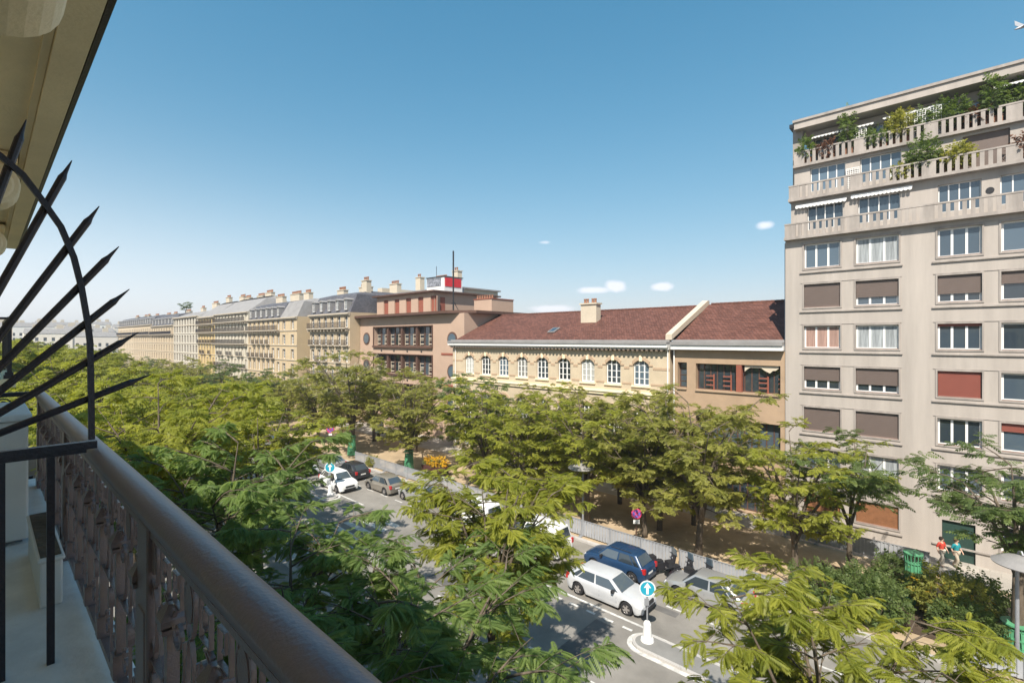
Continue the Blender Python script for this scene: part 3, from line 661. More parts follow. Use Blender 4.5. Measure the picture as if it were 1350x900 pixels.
house('mansard_house', 'stone house with slate mansard and dormers directly left of the pinkish porthole building', -87.0, -72.7, 40.2, 4.4, 3.1, 6, (.54, .43, .29), RW+[1.95], big=(1.95, -6.5), small=((-.95, range(6)), (-3.75, (1, 2, 4))), dormers=5,
      chim=((2.6, 2.4, 1.5, 5), (8.2, 3.2, 1.8, 6.5), (12.6, 1.6, 2.4, 4)))
house('corner_house', 'stone corner house with dark slate mansard and blank corner pavilion at the side street', -117, -99.3, 40, 4.3, 3.0, 7, (.60, .47, .30), RW+[1.9], big=(1.9, -9.3), small=((-.95, (1, 2, 3, 4)), (-3.75, (0, 1, 2, 3, 4, 5))), dormers=6,
      chim=((3.0, 3.6, 2.3, 6), (8.8, 4.5, 2.6, 7), (14.5, 2.4, 2.2, 5)))
house('corner_pavilion', 'narrow stone corner pavilion with a pale sheet-metal mansard slope', -99.25, -91.5, 39.8, 4.3, 3.0, 2, (.60, .47, .30), RW+[1.9], small=((-6.5, (1,)),), chim=((3.4, 2.2, 1.9, 4.2),), roofm='zinc', wsize=(1.25, 1.8))
house('side_street_house', 'recessed dark-windowed house front in the corner of the side street', -91.4, -87.1, 43.2, 4.0, 3.1, 2, (.46, .37, .25), RW+[1.9], big=(1.9, -.95), small=((-3.75, (0, 1)),), dormers=2, wfr=M['darkwin'])
house('white_house', 'pale cream house with long grey balconies and a sloping zinc roof with skylights', -140, -117.1, 40, 6.3, 3.3, 10, (.66, .61, .50), RW+[1.9, 4.2], big=(1.9, 4.2, -.95), small=((-3.75, (1, 2, 4, 5, 7, 8)), (-6.5, range(10))), chim=((3, 3.2, 1.2, 7), (9, 4, 1.4, 8), (17, 3.6, 1.6, 7)), roofm='zinc', mslope=4.6, wsize=(1.0, 1.9))
house('yellow_house', 'yellow ochre house with grey balconies beside the pale cream house', -154.5, -140.1, 40, 6.0, 3.5, 6, (.66, .49, .22), RW+[1.9, 4.1], big=(1.9, 4.1), small=((-.95, range(6)), (-3.75, (1, 2, 4))), chim=((2.5, 2.6, 2.2, 7), (10.5, 3.2, 2.0, 8)), roofm='zinc', mslope=4.6, wsize=(1.0, 1.8))
house('modern_house', 'white modern house with tall arched bays and a loggia under its roof', -180, -154.6, 40, 6.6, 1.2, 9, (.68, .65, .57), [-9.3, -6.5, -3.75, -.95, 1.9, 4.2], roofm='zinc', mslope=3.0, wsize=(1.6, 2.1), wfr=M['darkwin'], chim=((20, 4, 2.6, 6), (8, 2.5, 1.8, 6)))
house('terrace_house', 'beige stone house with dark balcony below grey mansard, left of white modern house', -210, -180.1, 40, 4.6, 3.2, 9, (.56, .45, .31), RW+[1.7], big=(1.7,), dormers=7, chim=((6, 4, 1.2, 6), (18, 5, 1.6, 7)))
house('flat_top_house', 'beige stone house with flat grey top floors, second from the row end', -240, -210.1, 40, 5.4, 2.8, 9, (.58, .47, .33), RW+[1.8], big=(1.8,), dormers=8, chim=((9, 5, 1.0, 6), (22, 5, 1.0, 7)))
house('end_house', 'farthest stone house of the row, its pale end wall closing the boulevard', -272, -240.1, 40, 5.4, 3.0, 10, (.64, .53, .38), RW+[1.8], big=(1.8,), dormers=8, chim=((5, 5, 1.4, 6), (16, 4, 1.4, 7), (27, 4, 1.2, 6)))
# house behind, seen above the porthole building and the mansard house
def rear_gable():
    t = thing('rear_house', 'tall stone party wall with chimneys rising behind the pinkish porthole building', 'building', (-86, 53.6, G))
    Z = lambda z: z-G; w = MB(); w.box(0, 24, 0, 10, 0, Z(8.6)); w.box(0, 1.6, 0, 10, Z(8.6), Z(10.2)); w.obj('wall', M['cream'], t)
    r = MB(); r.prism([(-.2, Z(8.61)), (24.4, Z(8.61)), (24.4, Z(8.85)), (-.2, Z(8.85))], 'y', -.4, 10.4); r.obj('roof', M['zinc'], t)
    for x, w, h in ((4, 2.6, 2.0), (12, 1.4, 2.6), (18.5, 3.4, 1.8), (22.5, 1.4, 2.8)):
        c = MB(); c.box(x-w/2, x+w/2, 1, 2, Z(8.86), Z(8.8)+h); c.box(x-w/2-.1, x+w/2+.1, .9, 2.1, Z(8.8)+h, Z(8.95)+h); o = c.obj('chimney', M['cream'], t)
        for i in range(max(2, int(w/.5))): MB().lathe([(.15, 0), (.12, .45), (.18, .5), (.14, .62)], 7).obj('chimney_pot', M['terracotta'], o, (x-w/2+.25+i*.5, 1.5, Z(8.95)+h))
    MB().tube([(0, 0, 0), (0, 0, 4.6)], .05, 5).obj('aerial', M['black'], t, (15, 3, Z(8.85)))
rear_gable()
# distant skyline at the end of the boulevard
def skyline():
    rnd = random.Random(11); me = window_mesh(1.3, 1.9, 1, 1, M['white'], M['glass'], .1)
    x = -330
    specs0 = [(-345, -30, 26, 18, 1), (-380, 10, 30, 19, 0), (-420, -16, 34, 20, 1), (-470, 22, 36, 22, 0), (-520, -40, 50, 23, 1), (-560, 6, 40, 24, 0), (-620, 40, 60, 27, 1), (-680, -20, 56, 27, 0), (-760, 20, 70, 30, 1), (-420, 55, 30, 20, 0), (-520, 70, 40, 24, 1), (-640, 92, 60, 27, 0)]
    specs = []
    for row, (xx, y0, y1, hb) in enumerate(((-345, -60, 34, 17), (-415, -70, 62, 19), (-500, -80, 90, 22), (-620, -90, 120, 26))):
        y = y0
        while y < y1: w = rnd.uniform(11, 24); specs.append((xx-rnd.uniform(0, 22), y+w/2, w-.3, hb+rnd.uniform(-3, 3.5), 0)); y += w+rnd.choice((0, 0, 4))
    for i, (x, y, w, h, k) in enumerate(specs):
        t = thing('distant_house', 'small pale house in the hazy skyline closing the far end of the boulevard', 'building', (x, y, G), R(90), 'pale houses of the far skyline')
        hw = w/2; wm = mat('far_plaster_%d' % (i % 4), [(.74, .68, .58), (.66, .6, .52), (.76, .73, .67), (.68, .58, .47)][i % 4], .9, .08, .2)
        nx = int(w/3.2); holes = [(-hw+3.2*j+1, -hw+3.2*j+2.3, z, z+1.9) for j in range(nx) for z in np.arange(3.2, h-3, 3.1)]
        mb = MB(); wall(mb, -hw, hw, 0, h, 0, holes, .3); shell(mb, -hw, hw, 0, 12, 0, h)
        mb.mi = 1
        for a, b, c, d in holes: mb.quad((a, .28, c), (b, .28, c), (b, .28, d), (a, .28, d))
        mb.obj('wall', [wm, M['glass']], t)
        r = MB(); r.add([(-hw, -.2, h), (hw, -.2, h), (hw, 12.2, h), (-hw, 12.2, h), (-hw+.6, 2, h+2.6), (hw-.6, 2, h+2.6), (hw-.6, 10, h+2.6), (-hw+.6, 10, h+2.6)], [(0, 1, 5, 4), (1, 2, 6, 5), (2, 3, 7, 6), (3, 0, 4, 7), (4, 5, 6, 7)]); r.obj('roof', M['zinc'], t)
        for q in range(max(2, int(w/14))):
            c = MB(); cx = -hw+w*(q+.5)/max(2, int(w/14)); c.box(cx-1.3, cx+1.3, 5, 6, h+2, h+4.4); c.box(cx-1.1, cx+1.1, 5.2, 5.8, h+4.4, h+4.9); c.obj('chimney', M['cream'], t)
skyline()
# ------------------------------------------------------------------ our own building and its balcony
def own_building():
    t = thing('own_building', 'cream stone apartment building the balcony belongs to, seen as overhanging soffit', 'building', (0, -.75, G))
    Z = lambda z: z-G
    floors = [-9.9, -6.9, -4.2, -1.35]
    holes = [(x-.6, x+.6, Z(z), Z(z)+2.2) for z in floors for x in (-12.6, -9.6, -6.6, -1.6, 1.4, 4.4, 7.4, 10.4, 13.4, 16.4)]
    mb = MB()
    # front wall looks to +Y: build it facing -Y and turn it
    wall(mb, -20, 14.5, 0, Z(1.93), 0, [(-b, -a, c, d) for a, b, c, d in holes], .3); shell(mb, -20, 14.5, 0, 13, 0, Z(1.93))
    mb.xf(Matrix.Rotation(math.pi, 4, 'Z')); mb.obj('wall', M['stone'], t)
    me = window_mesh(1.18, 2.2, 2, 3, M['white'], M['glass'], .08)
    for a, b, c, d in holes: put(me, 'window', t, ((a+b)/2, -.25, c), R(180))
    # unseen mansard, kept low and set back so sun reaches the near trees
    r = MB(); r.add([(-14.5, -.35, Z(1.94)), (20, -.35, Z(1.94)), (20, -12.8, Z(1.94)), (-14.5, -12.8, Z(1.94)), (-14.5, -1.9, Z(4.9)), (20, -1.9, Z(4.9)), (20, -11.5, Z(4.9)), (-14.5, -11.5, Z(4.9))],
                    [(0, 1, 5, 4), (1, 2, 6, 5), (2, 3, 7, 6), (3, 0, 4, 7), (4, 5, 6, 7)]); r.obj('roof', M['zinc'], t)
    # balcony slab of the storey above: soffit with a sunk panel and moulded edge
    y0 = .003; u = MB(); e = 1.17
    u.box(-12.5, 3.0, y0, e, Z(1.70), Z(1.90))
    u.box(-12.5, 3.0, e-.16, e-.02, Z(1.62), Z(1.699)); u.box(-12.5, 3.0, e-.20, e-.163, Z(1.655), Z(1.699))
    u.box(-12.5, 3.0, y0, .22, Z(1.60), Z(1.699)); u.box(-12.5, 3.0, y0, .12, Z(1.48), Z(1.60))
    uo = u.obj('upper_balcony', M['stone'], t)
    g = MB(); g.box(-12.5, 3.0, e+.003, e+.03, Z(1.69), Z(1.86)); g.box(-12.5, 3.0, e-.04, e+.02, Z(2.86), Z(2.92))
    k = 0; x = -12.4
    while x < 3: g.box(x-.02, x+.02, e-.025, e+.015, Z(1.92), Z(2.86)); x += .26
    g.obj('upper_railing', M['darkiron'], uo)
    for x in (-10.4, -6.5, -2.62, 1.3):
        c = MB(); w = .17
        prof = [(.0, 1.599)]; prof = [(0.003, .72), (.10, .72), (.20, .86), (.28, 1.06), (.42, 1.20)]
        for i in range(15):
            a = R(-110)+R(200)*i/14; prof.append((.78+.20*math.cos(a), 1.40+.20*math.sin(a)))
        prof += [(.62, 1.598), (.003, 1.598)]
        c.prism([(p[0], Z(p[1])) for p in prof], 'x', x-w, x+w)
        c.box(x-w-.05, x+w+.05, .003, .96, Z(1.602), Z(1.66)); c.box(x-w-.03, x+w+.03, .003, .9, Z(1.661), Z(1.699)-.004)
        # volute raised on both cheeks
        for s in (-1, 1):
            for rr, th in ((.165, .018), (.10, .03), (.045, .045)):
                c.lathe([(rr, -.0), (rr*.9, th)], 20, (0, 0, 0)) if False else None
                st = len(c.v); c.lathe([(rr, 0), (rr*.86, th)], 20)
                c.xf(Matrix.Translation((x+s*w, .78, Z(1.40))) @ Matrix.Rotation(R(90)*s, 4, 'Y'), st)
        o = bevel(c.obj('corbel', M['stone'], t), .012, 2, 40)
    # our balcony floor
    f = MB(); f.box(-7.6, 3.0, .003, 1.24, Z(-1.80), Z(-1.55)); f.box(-7.6, 3.0, .003, 1.14, Z(-1.95), Z(-1.80)); bevel(f.obj('balcony_floor', M['balstone'], t), .015)
    for x in (-6.8, -4.0, -1.2, 1.6):
        c = MB(); c.prism([(.003, Z(-2.9)), (.12, Z(-2.9)), (.25, Z(-2.6)), (.7, Z(-2.25)), (1.0, Z(-2.2)), (1.02, Z(-1.953)), (.003, Z(-1.953))], 'x', x-.16, x+.16); c.obj('corbel', M['stone'], t)
own_building()

def neighbour_building():
    t = thing('neighbour_building', 'lower neighbouring stone building along our side, with a stone-based balcony reaching into view', 'building', (-24, -.8, G))
    Z = lambda z: z-G
    mb = MB(); holes = [(x-.6, x+.6, z, z+2.2) for z in (3.6, 6.7, 9.8) for x in (1.8, 4.8, 7.8)]
    wall(mb, -9.45, 0, 0, Z(1.6), 0, [(-b, -a, c, d) for a, b, c, d in holes], .3); shell(mb, -9.45, 0, 0, 13, 0, Z(1.6)); mb.xf(Matrix.Rotation(math.pi, 4, 'Z')); mb.obj('wall', M['stone'], t)
    me = window_mesh(1.18, 2.2, 2, 3, M['white'], M['glass'], .08)
    for a, b, c, d in holes: put(me, 'window', t, ((a+b)/2, -.25, c), R(180))
    f = MB(); f.box(4.6, 9.2, .003, 1.26, Z(-1.02), Z(-.84)); f.box(4.7, 9.1, .003, 1.1, Z(-1.2), Z(-1.02)); o = f.obj('balcony', M['stone'], t)
    g = MB(); g.box(4.7, 9.1, 1.14, 1.2, Z(.42), Z(.48)); g.box(4.7, 9.1, 1.15, 1.19, Z(-.72), Z(-.68))
    for x in (4.75, 9.05): g.box(x-.035, x+.035, 1.135, 1.205, Z(-.84), Z(.48)); g.box(x-.11, x+.11, 1.08, 1.25, Z(-.84), Z(-.76)); g.box(x-.07, x+.07, 1.10, 1.23, Z(-.76), Z(-.70))
    for k in range(18):
        x = 4.9+k*.235; g.box(x-.012, x+.012, 1.155, 1.18, Z(-.72), Z(.42))
    for yy in (.1, .4, .7, 1.0): g.box(9.03, 9.06, yy-.01, yy+.01, Z(-.84), Z(.42))
    g.box(9.02, 9.07, .05, 1.13, Z(.42), Z(.47))
    for yy in (.25, .55, .85): 
        st = len(g.v); g.ribbon([(math.cos(a)*(.11-.07*a/9), math.sin(a)*(.11-.07*a/9)) for a in np.linspace(0, 9, 26)], 0, .02, .012); g.xf(Matrix.Translation((9.045, yy, Z(.05))) @ Matrix.Rotation(R(90), 4, 'Z'), st)
    g.obj('railing', M['darkiron'], o)
    r = MB(); r.box(-.2, 9.45, -13.2, .3, Z(1.62), Z(1.9)); r.obj('roof', M['zinc'], t)
neighbour_building()
def far_own_row():
    for i, (x0, x1, h) in enumerate(((-74, -62, 17.5), (-120, -84, 14.5), (-190, -126, 15))):
        t = thing('row_house', ['nearest plain stone house', 'middle plain stone house', 'farthest plain stone house'][i]+' farther along our own side of the boulevard', 'building', (x0, -1.2, G), group='houses on our own side')
        mb = MB(); W = x1-x0; hs = [(-x-1.2, -x, z, z+2.1) for z in np.arange(3.6, h-2.6, 3.1) for x in np.arange(1.2, W-2, 3)]
        wall(mb, -W, 0, 0, h, 0, hs, .3); shell(mb, -W, 0, 0, 12, 0, h); mb.mi = 1
        for a, b, c, d in hs: mb.quad((a, .28, c), (b, .28, c), (b, .28, d), (a, .28, d))
        mb.xf(Matrix.Rotation(math.pi, 4, 'Z')); mb.obj('wall', [M['stone'], M['glass']], t)
        r = MB(); r.box(-.1, W+.1, -12.2, .3, h+.003, h+.4); r.obj('roof', M['zinc'], t)
far_own_row()

# ornamental cast-iron railing
RY = .40; XA, XB = -7.2, 1.6
def spiral(cx, cz, r, turns=1.6, start=0, sgn=1, n=22, rmin=.16):
    return [(cx+sgn*math.cos(start+2*math.pi*turns*i/n)*r*(1-(1-rmin)*i/n), cz+math.sin(start+2*math.pi*turns*i/n)*r*(1-(1-rmin)*i/n)) for i in range(n+1)]
def railing():
    t = thing('balcony_railing', 'ornate purple-brown cast-iron balcony railing with a worn rounded handrail', 'railing', (0, RY, -1.55))
    B = 1.55
    # handrail: rounded top on a flat moulded bar
    prof = [(-.012, -.645), (.026, -.645), (.030, -.605), (.046, -.600), (.050, -.580), (.040, -.560), (.022, -.551), (.008, -.547), (-.006, -.547), (-.036, -.560), (-.046, -.580), (-.042, -.600), (-.026, -.605), (-.022, -.645)]
    nseg = 60; vs = []; rnd = random.Random(2)
    for i in range(nseg+1):
        x = XA+(XB-XA)*i/nseg
        vs += [(x, p[0], p[1]+B) for p in prof]
    k = len(prof); fs = [(i*k+j, i*k+(j+1) % k, (i+1)*k+(j+1) % k, (i+1)*k+j) for i in range(nseg) for j in range(k)]+[tuple(range(k-1, -1, -1)), tuple(nseg*k+j for j in range(k))]
    m = MB(); m.add(vs, fs); m.obj('handrail', M['rail'], t, smooth=True)
    b = MB(); b.box(XA, XB, -.018, .018, .065, .10); b.box(XA, XB, -.012, .012, .865, .885); b.obj('bottom_rail', M['iron'], t)
    # wide flat pilasters
    pil = MB(); pil.box(-.075, .075, -.022, .022, 0, .90); pil.box(-.085, .085, -.03, .03, 0, .12); pil.box(-.05, .05, -.026, .026, .16, .60)
    pm = pil.mesh('pilaster', M['iron'])
    PX = [-7.12, -4.68, -2.13, .42]
    for x in PX: bevel(put(pm, 'pilaster', t, (x, 0, 0)), .006)
    # baluster with a square cap
    bl = MB(); bl.box(-.017, .017, -.017, .017, .10, .665); bl.box(-.032, .032, -.032, .032, .64, .655); bl.box(-.036, .036, -.036, .036, .665, .685)
    bl.add([(-.036, -.036, .685), (.036, -.036, .685), (.036, .036, .685), (-.036, .036, .685), (-.012, -.012, .725), (.012, -.012, .725), (.012, .012, .725), (-.012, .012, .725)], [(0, 1, 5, 4), (1, 2, 6, 5), (2, 3, 7, 6), (3, 0, 4, 7), (4, 5, 6, 7)])
    bl.box(-.032, .032, -.03, .03, .10, .20); bm_ = bl.mesh('baluster', M['iron'])
    # scrollwork of one bay: key frets and volutes round a baluster, palmette beside it
    s = MB()
    for sg in (-1, 1):
        key = [(.024, .880), (.118, .880), (.118, .745), (.034, .745), (.034, .835), (.085, .835), (.085, .785), (.062, .785)]
        s.ribbon([(sg*x, z) for x, z in key], 0, .012, .0075)
        s.ribbon(spiral(sg*.082, .660, .066, 1.35, R(100), sg), 0, .012, .0075)
        s.ribbon([(sg*.020, .725), (sg*.05, .735), (sg*.082, .726)], 0, .012, .0075)
        s.ribbon([(sg*.145, .66), (sg*.150, .58), (sg*.128, .50), (sg*.085, .455), (sg*.045, .445)], 0, .012, .0075)
        s.ribbon(spiral(sg*.125, .205, .060, 1.3, R(90), sg), 0, .012, .0075)
    # palmette
    cx = .21
    leaf = [(cx+.046*math.sin(a)*(1-.25*math.cos(a)), .785-.085*math.cos(a)) for a in np.linspace(0, 2*math.pi, 24, endpoint=False)]
    s.ribbon(leaf, 0, .012, .0075, True)
    inner = [(cx+.036*math.sin(a), .80-.058*math.cos(a)) for a in np.linspace(0, 2*math.pi, 16, endpoint=False)]
    s.prism(inner, 'y', -.007, .007)
    for d in (-.05, -.025, 0, .012, .0075): s.ribbon([(cx+d*.4, .80), (cx+d, .885)], 0, .012, .0075)
    drop = [(cx+.030*math.sin(a), .585-.11*math.cos(a)) for a in np.linspace(0, 2*math.pi, 22, endpoint=False)]
    s.ribbon(drop, 0, .012, .0075, True); s.ribbon([(cx, .475), (cx, .30)], 0, .012, .0075); s.ribbon([(cx-.0, .30), (cx, .1)], 0, .012, .0075)
    bud = [(cx+.022*math.sin(a), .36-.05*math.cos(a)) for a in np.linspace(0, 2*math.pi, 14, endpoint=False)]; s.prism(bud, 'y', -.012, .012)
    s.box(-.2, .24, -.012, .012, .742-.30, .742-.292)
    sm = s.mesh('scroll_panel', M['iron'])
    x = XA+.28
    while x < XB-.2:
        near = min(abs(x-p) for p in PX)
        if near > .05: put(bm_, 'baluster', t, (x, 0, 0))
        put(sm, 'scroll_panel', t, (x, 0, 0)); x += .425
    # end return towards the house wall, with scrolls
    e = MB(); e.box(XA-.03, XA+.01, -1.14, -.05, .955, 1.0); e.box(XA-.02, XA+.005, -1.14, -.05, .80, .82); e.box(XA-.02, XA+.005, -1.14, -.05, .08, .11)
    for yy in (-.12, -.42, -.78, -1.1): e.box(XA-.022, XA+.008, yy-.014, yy+.014, 0, .955)
    for yy in (-.27, -.60, -.94):
        for zz, r_ in ((.70, .085), (.885, .06), (.52, .085)):
            st = len(e.v); e.ribbon(spiral(0, 0, r_, 1.7, 0, 1), 0, .018, .012); e.xf(Matrix.Translation((XA-.008, yy, zz)) @ Matrix.Rotation(R(90), 4, 'Z'), st)
    e.obj('end_return', M['darkiron'], t)
railing()

# fan-shaped security screen between the two balconies
def fan():
    X = -3.2; q = 3.2/3.6
    t = thing('spiked_fan_screen', 'dark iron fan of spikes with a curved band dividing the balcony', 'security screen', (X, 0, -1.55))
    B = 1.55; cy, cz = -.28*q, -.62*q
    tips = [(.15, 1.15), (.328, .984), (.444, .756), (.532, .539), (.581, .295), (.624, .041), (.687, -.212)]
    tips = [(-.62, 1.12), (-.42, 1.28), (-.22, 1.32), (-.02, 1.27)]+tips
    for ty, tz in [(a*q, b*q) for a, b in tips]:
        L = math.hypot(ty-cy, tz-cz); dy, dz = (ty-cy)/L, (tz-cz)/L
        m = MB(); p = lambda s: (0, cy+dy*s, cz+dz*s+B)
        a, b = .08, L-.10
        m.tube([p(a), p(b)], .0165, 8); m.tube([p(b), p(b+.03), p(L)], .0175, 8, .002); m.obj('spike', M['darkiron'], t, smooth=False)
    arc = [(.408, -.56), (.406, -.30), (.401, -.013), (.391, .094), (.366, .283), (.334, .449), (.282, .607), (.208, .737), (.136, .852), (.054, .93), (-.06, 1.01), (-.2, 1.07), (-.36, 1.10), (-.70, 1.12)]
    m = MB(); st = 0; m.ribbon([(a*q, b*q) for a, b in arc], 0, .03, .024); m.xf(Matrix.Rotation(R(90), 4, 'Z')); m.xf(Matrix.Translation((.022, 0, B))); m.obj('curved_band', M['darkiron'], t)
    m = MB(); m.box(-.022, .022, -.74, .385, B-.545, B-.508); m.box(-.015, .015, -.74, .345, B-.562, B-.546); m.obj('cross_bar', M['darkiron'], t)
    for y in (.052, .216, -.3, -.6): MB().box(-.014, .014, y-.014, y+.014, 0, B-.563).obj('post', M['darkiron'], t)
fan()
def cabinet():
    t = thing('balcony_cabinet', 'tall white plastic cabinet with a pale lid at the far end of the balcony', 'cabinet', (-5.75, -.17, -1.55))
    b = MB(); b.box(-.52, .52, -.4, .4, .03, .93); bevel(b.obj('body', M['white'], t), .015)
    b = MB(); b.box(-.55, .55, -.42, .42, .932, .985); bevel(b.obj('lid', M['balstone'], t), .012)
    b = MB(); b.box(.522, .53, -.012, .012, .08, .92); b.obj('door_joint', M['grey'], t)
    for y in (-.33, .33): MB().box(-.45, .45, y-.04, y+.04, 0, .03).obj('foot', M['grey'], t)
    tr = thing('planter_trough', 'low white planter trough standing along the foot of the iron railing', 'planter', (-4.4, .265, -1.55))
    b = MB(); b.box(-.52, .52, -.05, .05, 0, .26); b.box(-.54, .54, -.06, .06, .262, .285); bevel(b.obj('trough', M['white'], tr), .01)
    s = MB(); s.box(-.5, .5, -.045, .045, .286, .292); s.obj('soil', M['bark'], tr)
cabinet()
# ------------------------------------------------------------------ trees
def np_mesh(name, V, F, m, tint=None):
    """mesh from numpy arrays: V (n,3), F (k,4) quads"""
    me = bpy.data.meshes.new(name); n, k = len(V), len(F)
    me.vertices.add(n); me.vertices.foreach_set('co', np.ascontiguousarray(V, dtype=np.float32).ravel())
    me.loops.add(k*4); me.loops.foreach_set('vertex_index', np.ascontiguousarray(F, dtype=np.int32).ravel())
    me.polygons.add(k); me.polygons.foreach_set('loop_start', np.arange(0, k*4, 4, dtype=np.int32))
    if tint is not None:
        a = me.attributes.new('tint', 'FLOAT', 'POINT'); a.data.foreach_set('value', np.ascontiguousarray(tint, dtype=np.float32))
    me.materials.append(m); me.update(calc_edges=True); me.validate(); return me
def leaf_template(pairs, llen, lw, droop, ang=62, fold=.12):
    """one pinnate leaf along +X, unit length: diamond leaflets each side of a drooping rachis"""
    V = []; F = []
    def leaflet(x, side, L, a):
        z0 = -droop*x*x; ca, sa = math.cos(a), math.sin(a)*side
        px, py = -sa, ca
        b = (x, 0, z0); tip = (x+ca*L, sa*L, z0-L*.28-droop*L*ca*1.5)
        mx, my, mz = x+ca*L*.42, sa*L*.42, z0-L*.05
        w = lw/2; o = len(V)
        V.extend([b, (mx+px*w, my+py*w, mz-fold*w*2), tip, (mx-px*w, my-py*w, mz-fold*w*2)]); F.append((o, o+1, o+2, o+3))
    for i in range(pairs):
        x = .16+.80*i/max(1, pairs-1)*.96; s = 1-.35*abs(i/max(1, pairs-1)-.45)*1.6
        for sd in (-1, 1): leaflet(x, sd, llen*s, R(ang-18*i/max(1, pairs-1)))
    leaflet(.95, 1, llen*.8, 0.02)
    # rachis
    o = len(V); e = .010; V.extend([(0, -e, 0), (0, e, 0), (.96, e*.4, -droop*.92), (.96, -e*.4, -droop*.92)]); F.append((o, o+1, o+2, o+3))
    return np.array(V), np.array(F)
def place_leaves(P, D, Ls, tmpl, rng, tint, roll=.5):
    V0, F0 = tmpl; N = len(P)
    D = D/np.linalg.norm(D, axis=1, keepdims=True)
    up = np.tile([0, 0, 1.0], (N, 1))+rng.normal(0, roll, (N, 3))*np.array([1, 1, .3])
    Y = np.cross(up, D); Y /= np.linalg.norm(Y, axis=1, keepdims=True)+1e-9; Z = np.cross(D, Y)
    B = np.stack([D, Y, Z], 1)
    V = np.einsum('vk,nkj->nvj', V0, B)*Ls[:, None, None]+P[:, None, :]
    F = F0[None]+(np.arange(N)*len(V0))[:, None, None]
    return V.reshape(-1, 3), F.reshape(-1, 4), np.repeat(tint, len(V0))+np.repeat(rng.normal(0, .09, N*len(F0)), 4)
def bez(a, b, c, n): return [(a*(1-t)**2+b*2*t*(1-t)+c*t*t) for t in np.linspace(0, 1, n)]
def make_tree(seed, H, Rr, fork, leaf, tmpl, nlimb=6, nsec=6, ntwig=5, nleaf=13, flat=.55, twigL=1.0, tr=.17, wood='bark', lmat='near', lean=0.0, tmin=.32, vol=False, bloom=0, droopy=.25):
    rng = np.random.default_rng(seed); wd = MB(); P = []; D = []; C = []
    V3 = lambda *a: np.array(a, float)
    base = V3(0, 0, -.05); f = V3(rng.normal(0, .12)+lean, rng.normal(0, .12), fork)
    wd.tube(bez(base, V3(f[0]*.2, f[1]*.2, fork*.5), f, 6), tr*1.15, 9, tr*.8)
    top = H
    a0 = rng.uniform(0, 6.28); limbs = []
    for i in range(nlimb):
        az = a0+2*math.pi*i/nlimb+rng.normal(0, .25); rr = Rr*rng.uniform(.45, .78) if i < nlimb-1 else Rr*.15
        hz = fork+(top-fork)*(rng.uniform(.58, .82) if i < nlimb-1 else .80); hz = min(hz, top-(top-fork)*flat*.62*(rr/Rr)**2-.3)
        e = V3(math.cos(az)*rr, math.sin(az)*rr, hz); mid = V3(math.cos(az)*rr*.35, math.sin(az)*rr*.35, fork+(hz-fork)*.62)
        s0 = f+V3(0, 0, -rng.uniform(0, .5))
        pth = bez(s0, mid, e, 9); wd.tube(pth, tr*.62, 7, tr*.07); limbs.append(pth)
        for j in range(nsec):
            t = tmin+(1-tmin)*(j+rng.uniform(0, .8))/nsec; k = min(8, int(t*8)) if j < nsec-1 else 8; s = pth[k]
            az2 = az+rng.normal(0, 1.05) if i < nlimb-1 else rng.uniform(0, 6.28)
            L = Rr*rng.uniform(.38, .62)*(1.1-.35*t); up = rng.uniform(-.55 if vol else .05, .75)*(1-flat)+(.05 if vol else .12)
            ee = s+V3(math.cos(az2)*L, math.sin(az2)*L, L*up); 
            hr = math.hypot(ee[0], ee[1]); 
            if hr > Rr: ee[:2] *= Rr/hr
            lim = top*1.0-(top-fork)*flat*.62*(min(hr, Rr)/Rr)**2; ee[2] = min(ee[2], lim-.15)
            m2 = (s+ee)/2+V3(0, 0, L*.10)
            p2 = bez(s, m2, ee, 6); wd.tube(p2, tr*.17, 5, tr*.06)
            for q in range(ntwig):
                t2 = .25+.75*(q+rng.uniform(0, .9))/ntwig; s2 = p2[min(5, int(t2*5.01))]
                az3 = az2+rng.normal(0, .95); L2 = twigL*rng.uniform(.55, 1.15)
                e2 = s2+V3(math.cos(az3)*L2, math.sin(az3)*L2, L2*rng.uniform(-.12, .42))
                m3 = (s2+e2)/2+V3(0, 0, .10); p3 = bez(s2, m3, e2, 5); wd.tube(p3, tr*.055, 4, tr*.025, cap=False)
                ct = rng.normal(0, .16)
                for z in range(nleaf):
                    tt = rng.uniform(.30, 1.0); bi = min(3, int(tt*4)); pp = p3[bi]*(1-(tt*4-bi))+p3[bi+1]*(tt*4-bi) if bi < 4 else p3[4]
                    a4 = az3+rng.choice([-1, 1])*rng.uniform(.1, 1.5); 
                    P.append(pp); D.append(V3(math.cos(a4), math.sin(a4), rng.normal(-.02, .28)-droopy*.3)); C.append(ct)
    P = np.array(P); D = np.array(D); N = len(P)
    tint = np.clip(.5+np.array(C)+rng.normal(0, .16, N), 0, 1)
    V, F, T = place_leaves(P, D, leaf*rng.uniform(.7, 1.25, N), tmpl, rng, tint)
    tm = wd.mesh('trunk', M[wood], True); cmesh = np_mesh('crown', V, F, LEAF[lmat], T); bm_ = None
    if bloom:
        hi = np.where(P[:, 2] > np.quantile(P[:, 2], .45))[0]; sel = rng.choice(hi, bloom); tb = leaf_template(4, .22, .12, -.1)
        PB = np.repeat(P[sel], 3, 0)+rng.normal(0, .12, (bloom*3, 3))+np.array([0, 0, .12]); DB = rng.normal(0, .6, (bloom*3, 3))+np.array([0, 0, .7])
        V, F, T = place_leaves(PB, DB, rng.uniform(.18, .34, len(PB)), tb, rng, rng.uniform(0, 1, len(PB))); bm_ = np_mesh('blossom', V, F, LEAF['bloom'], T)
    return tm, cmesh, bm_
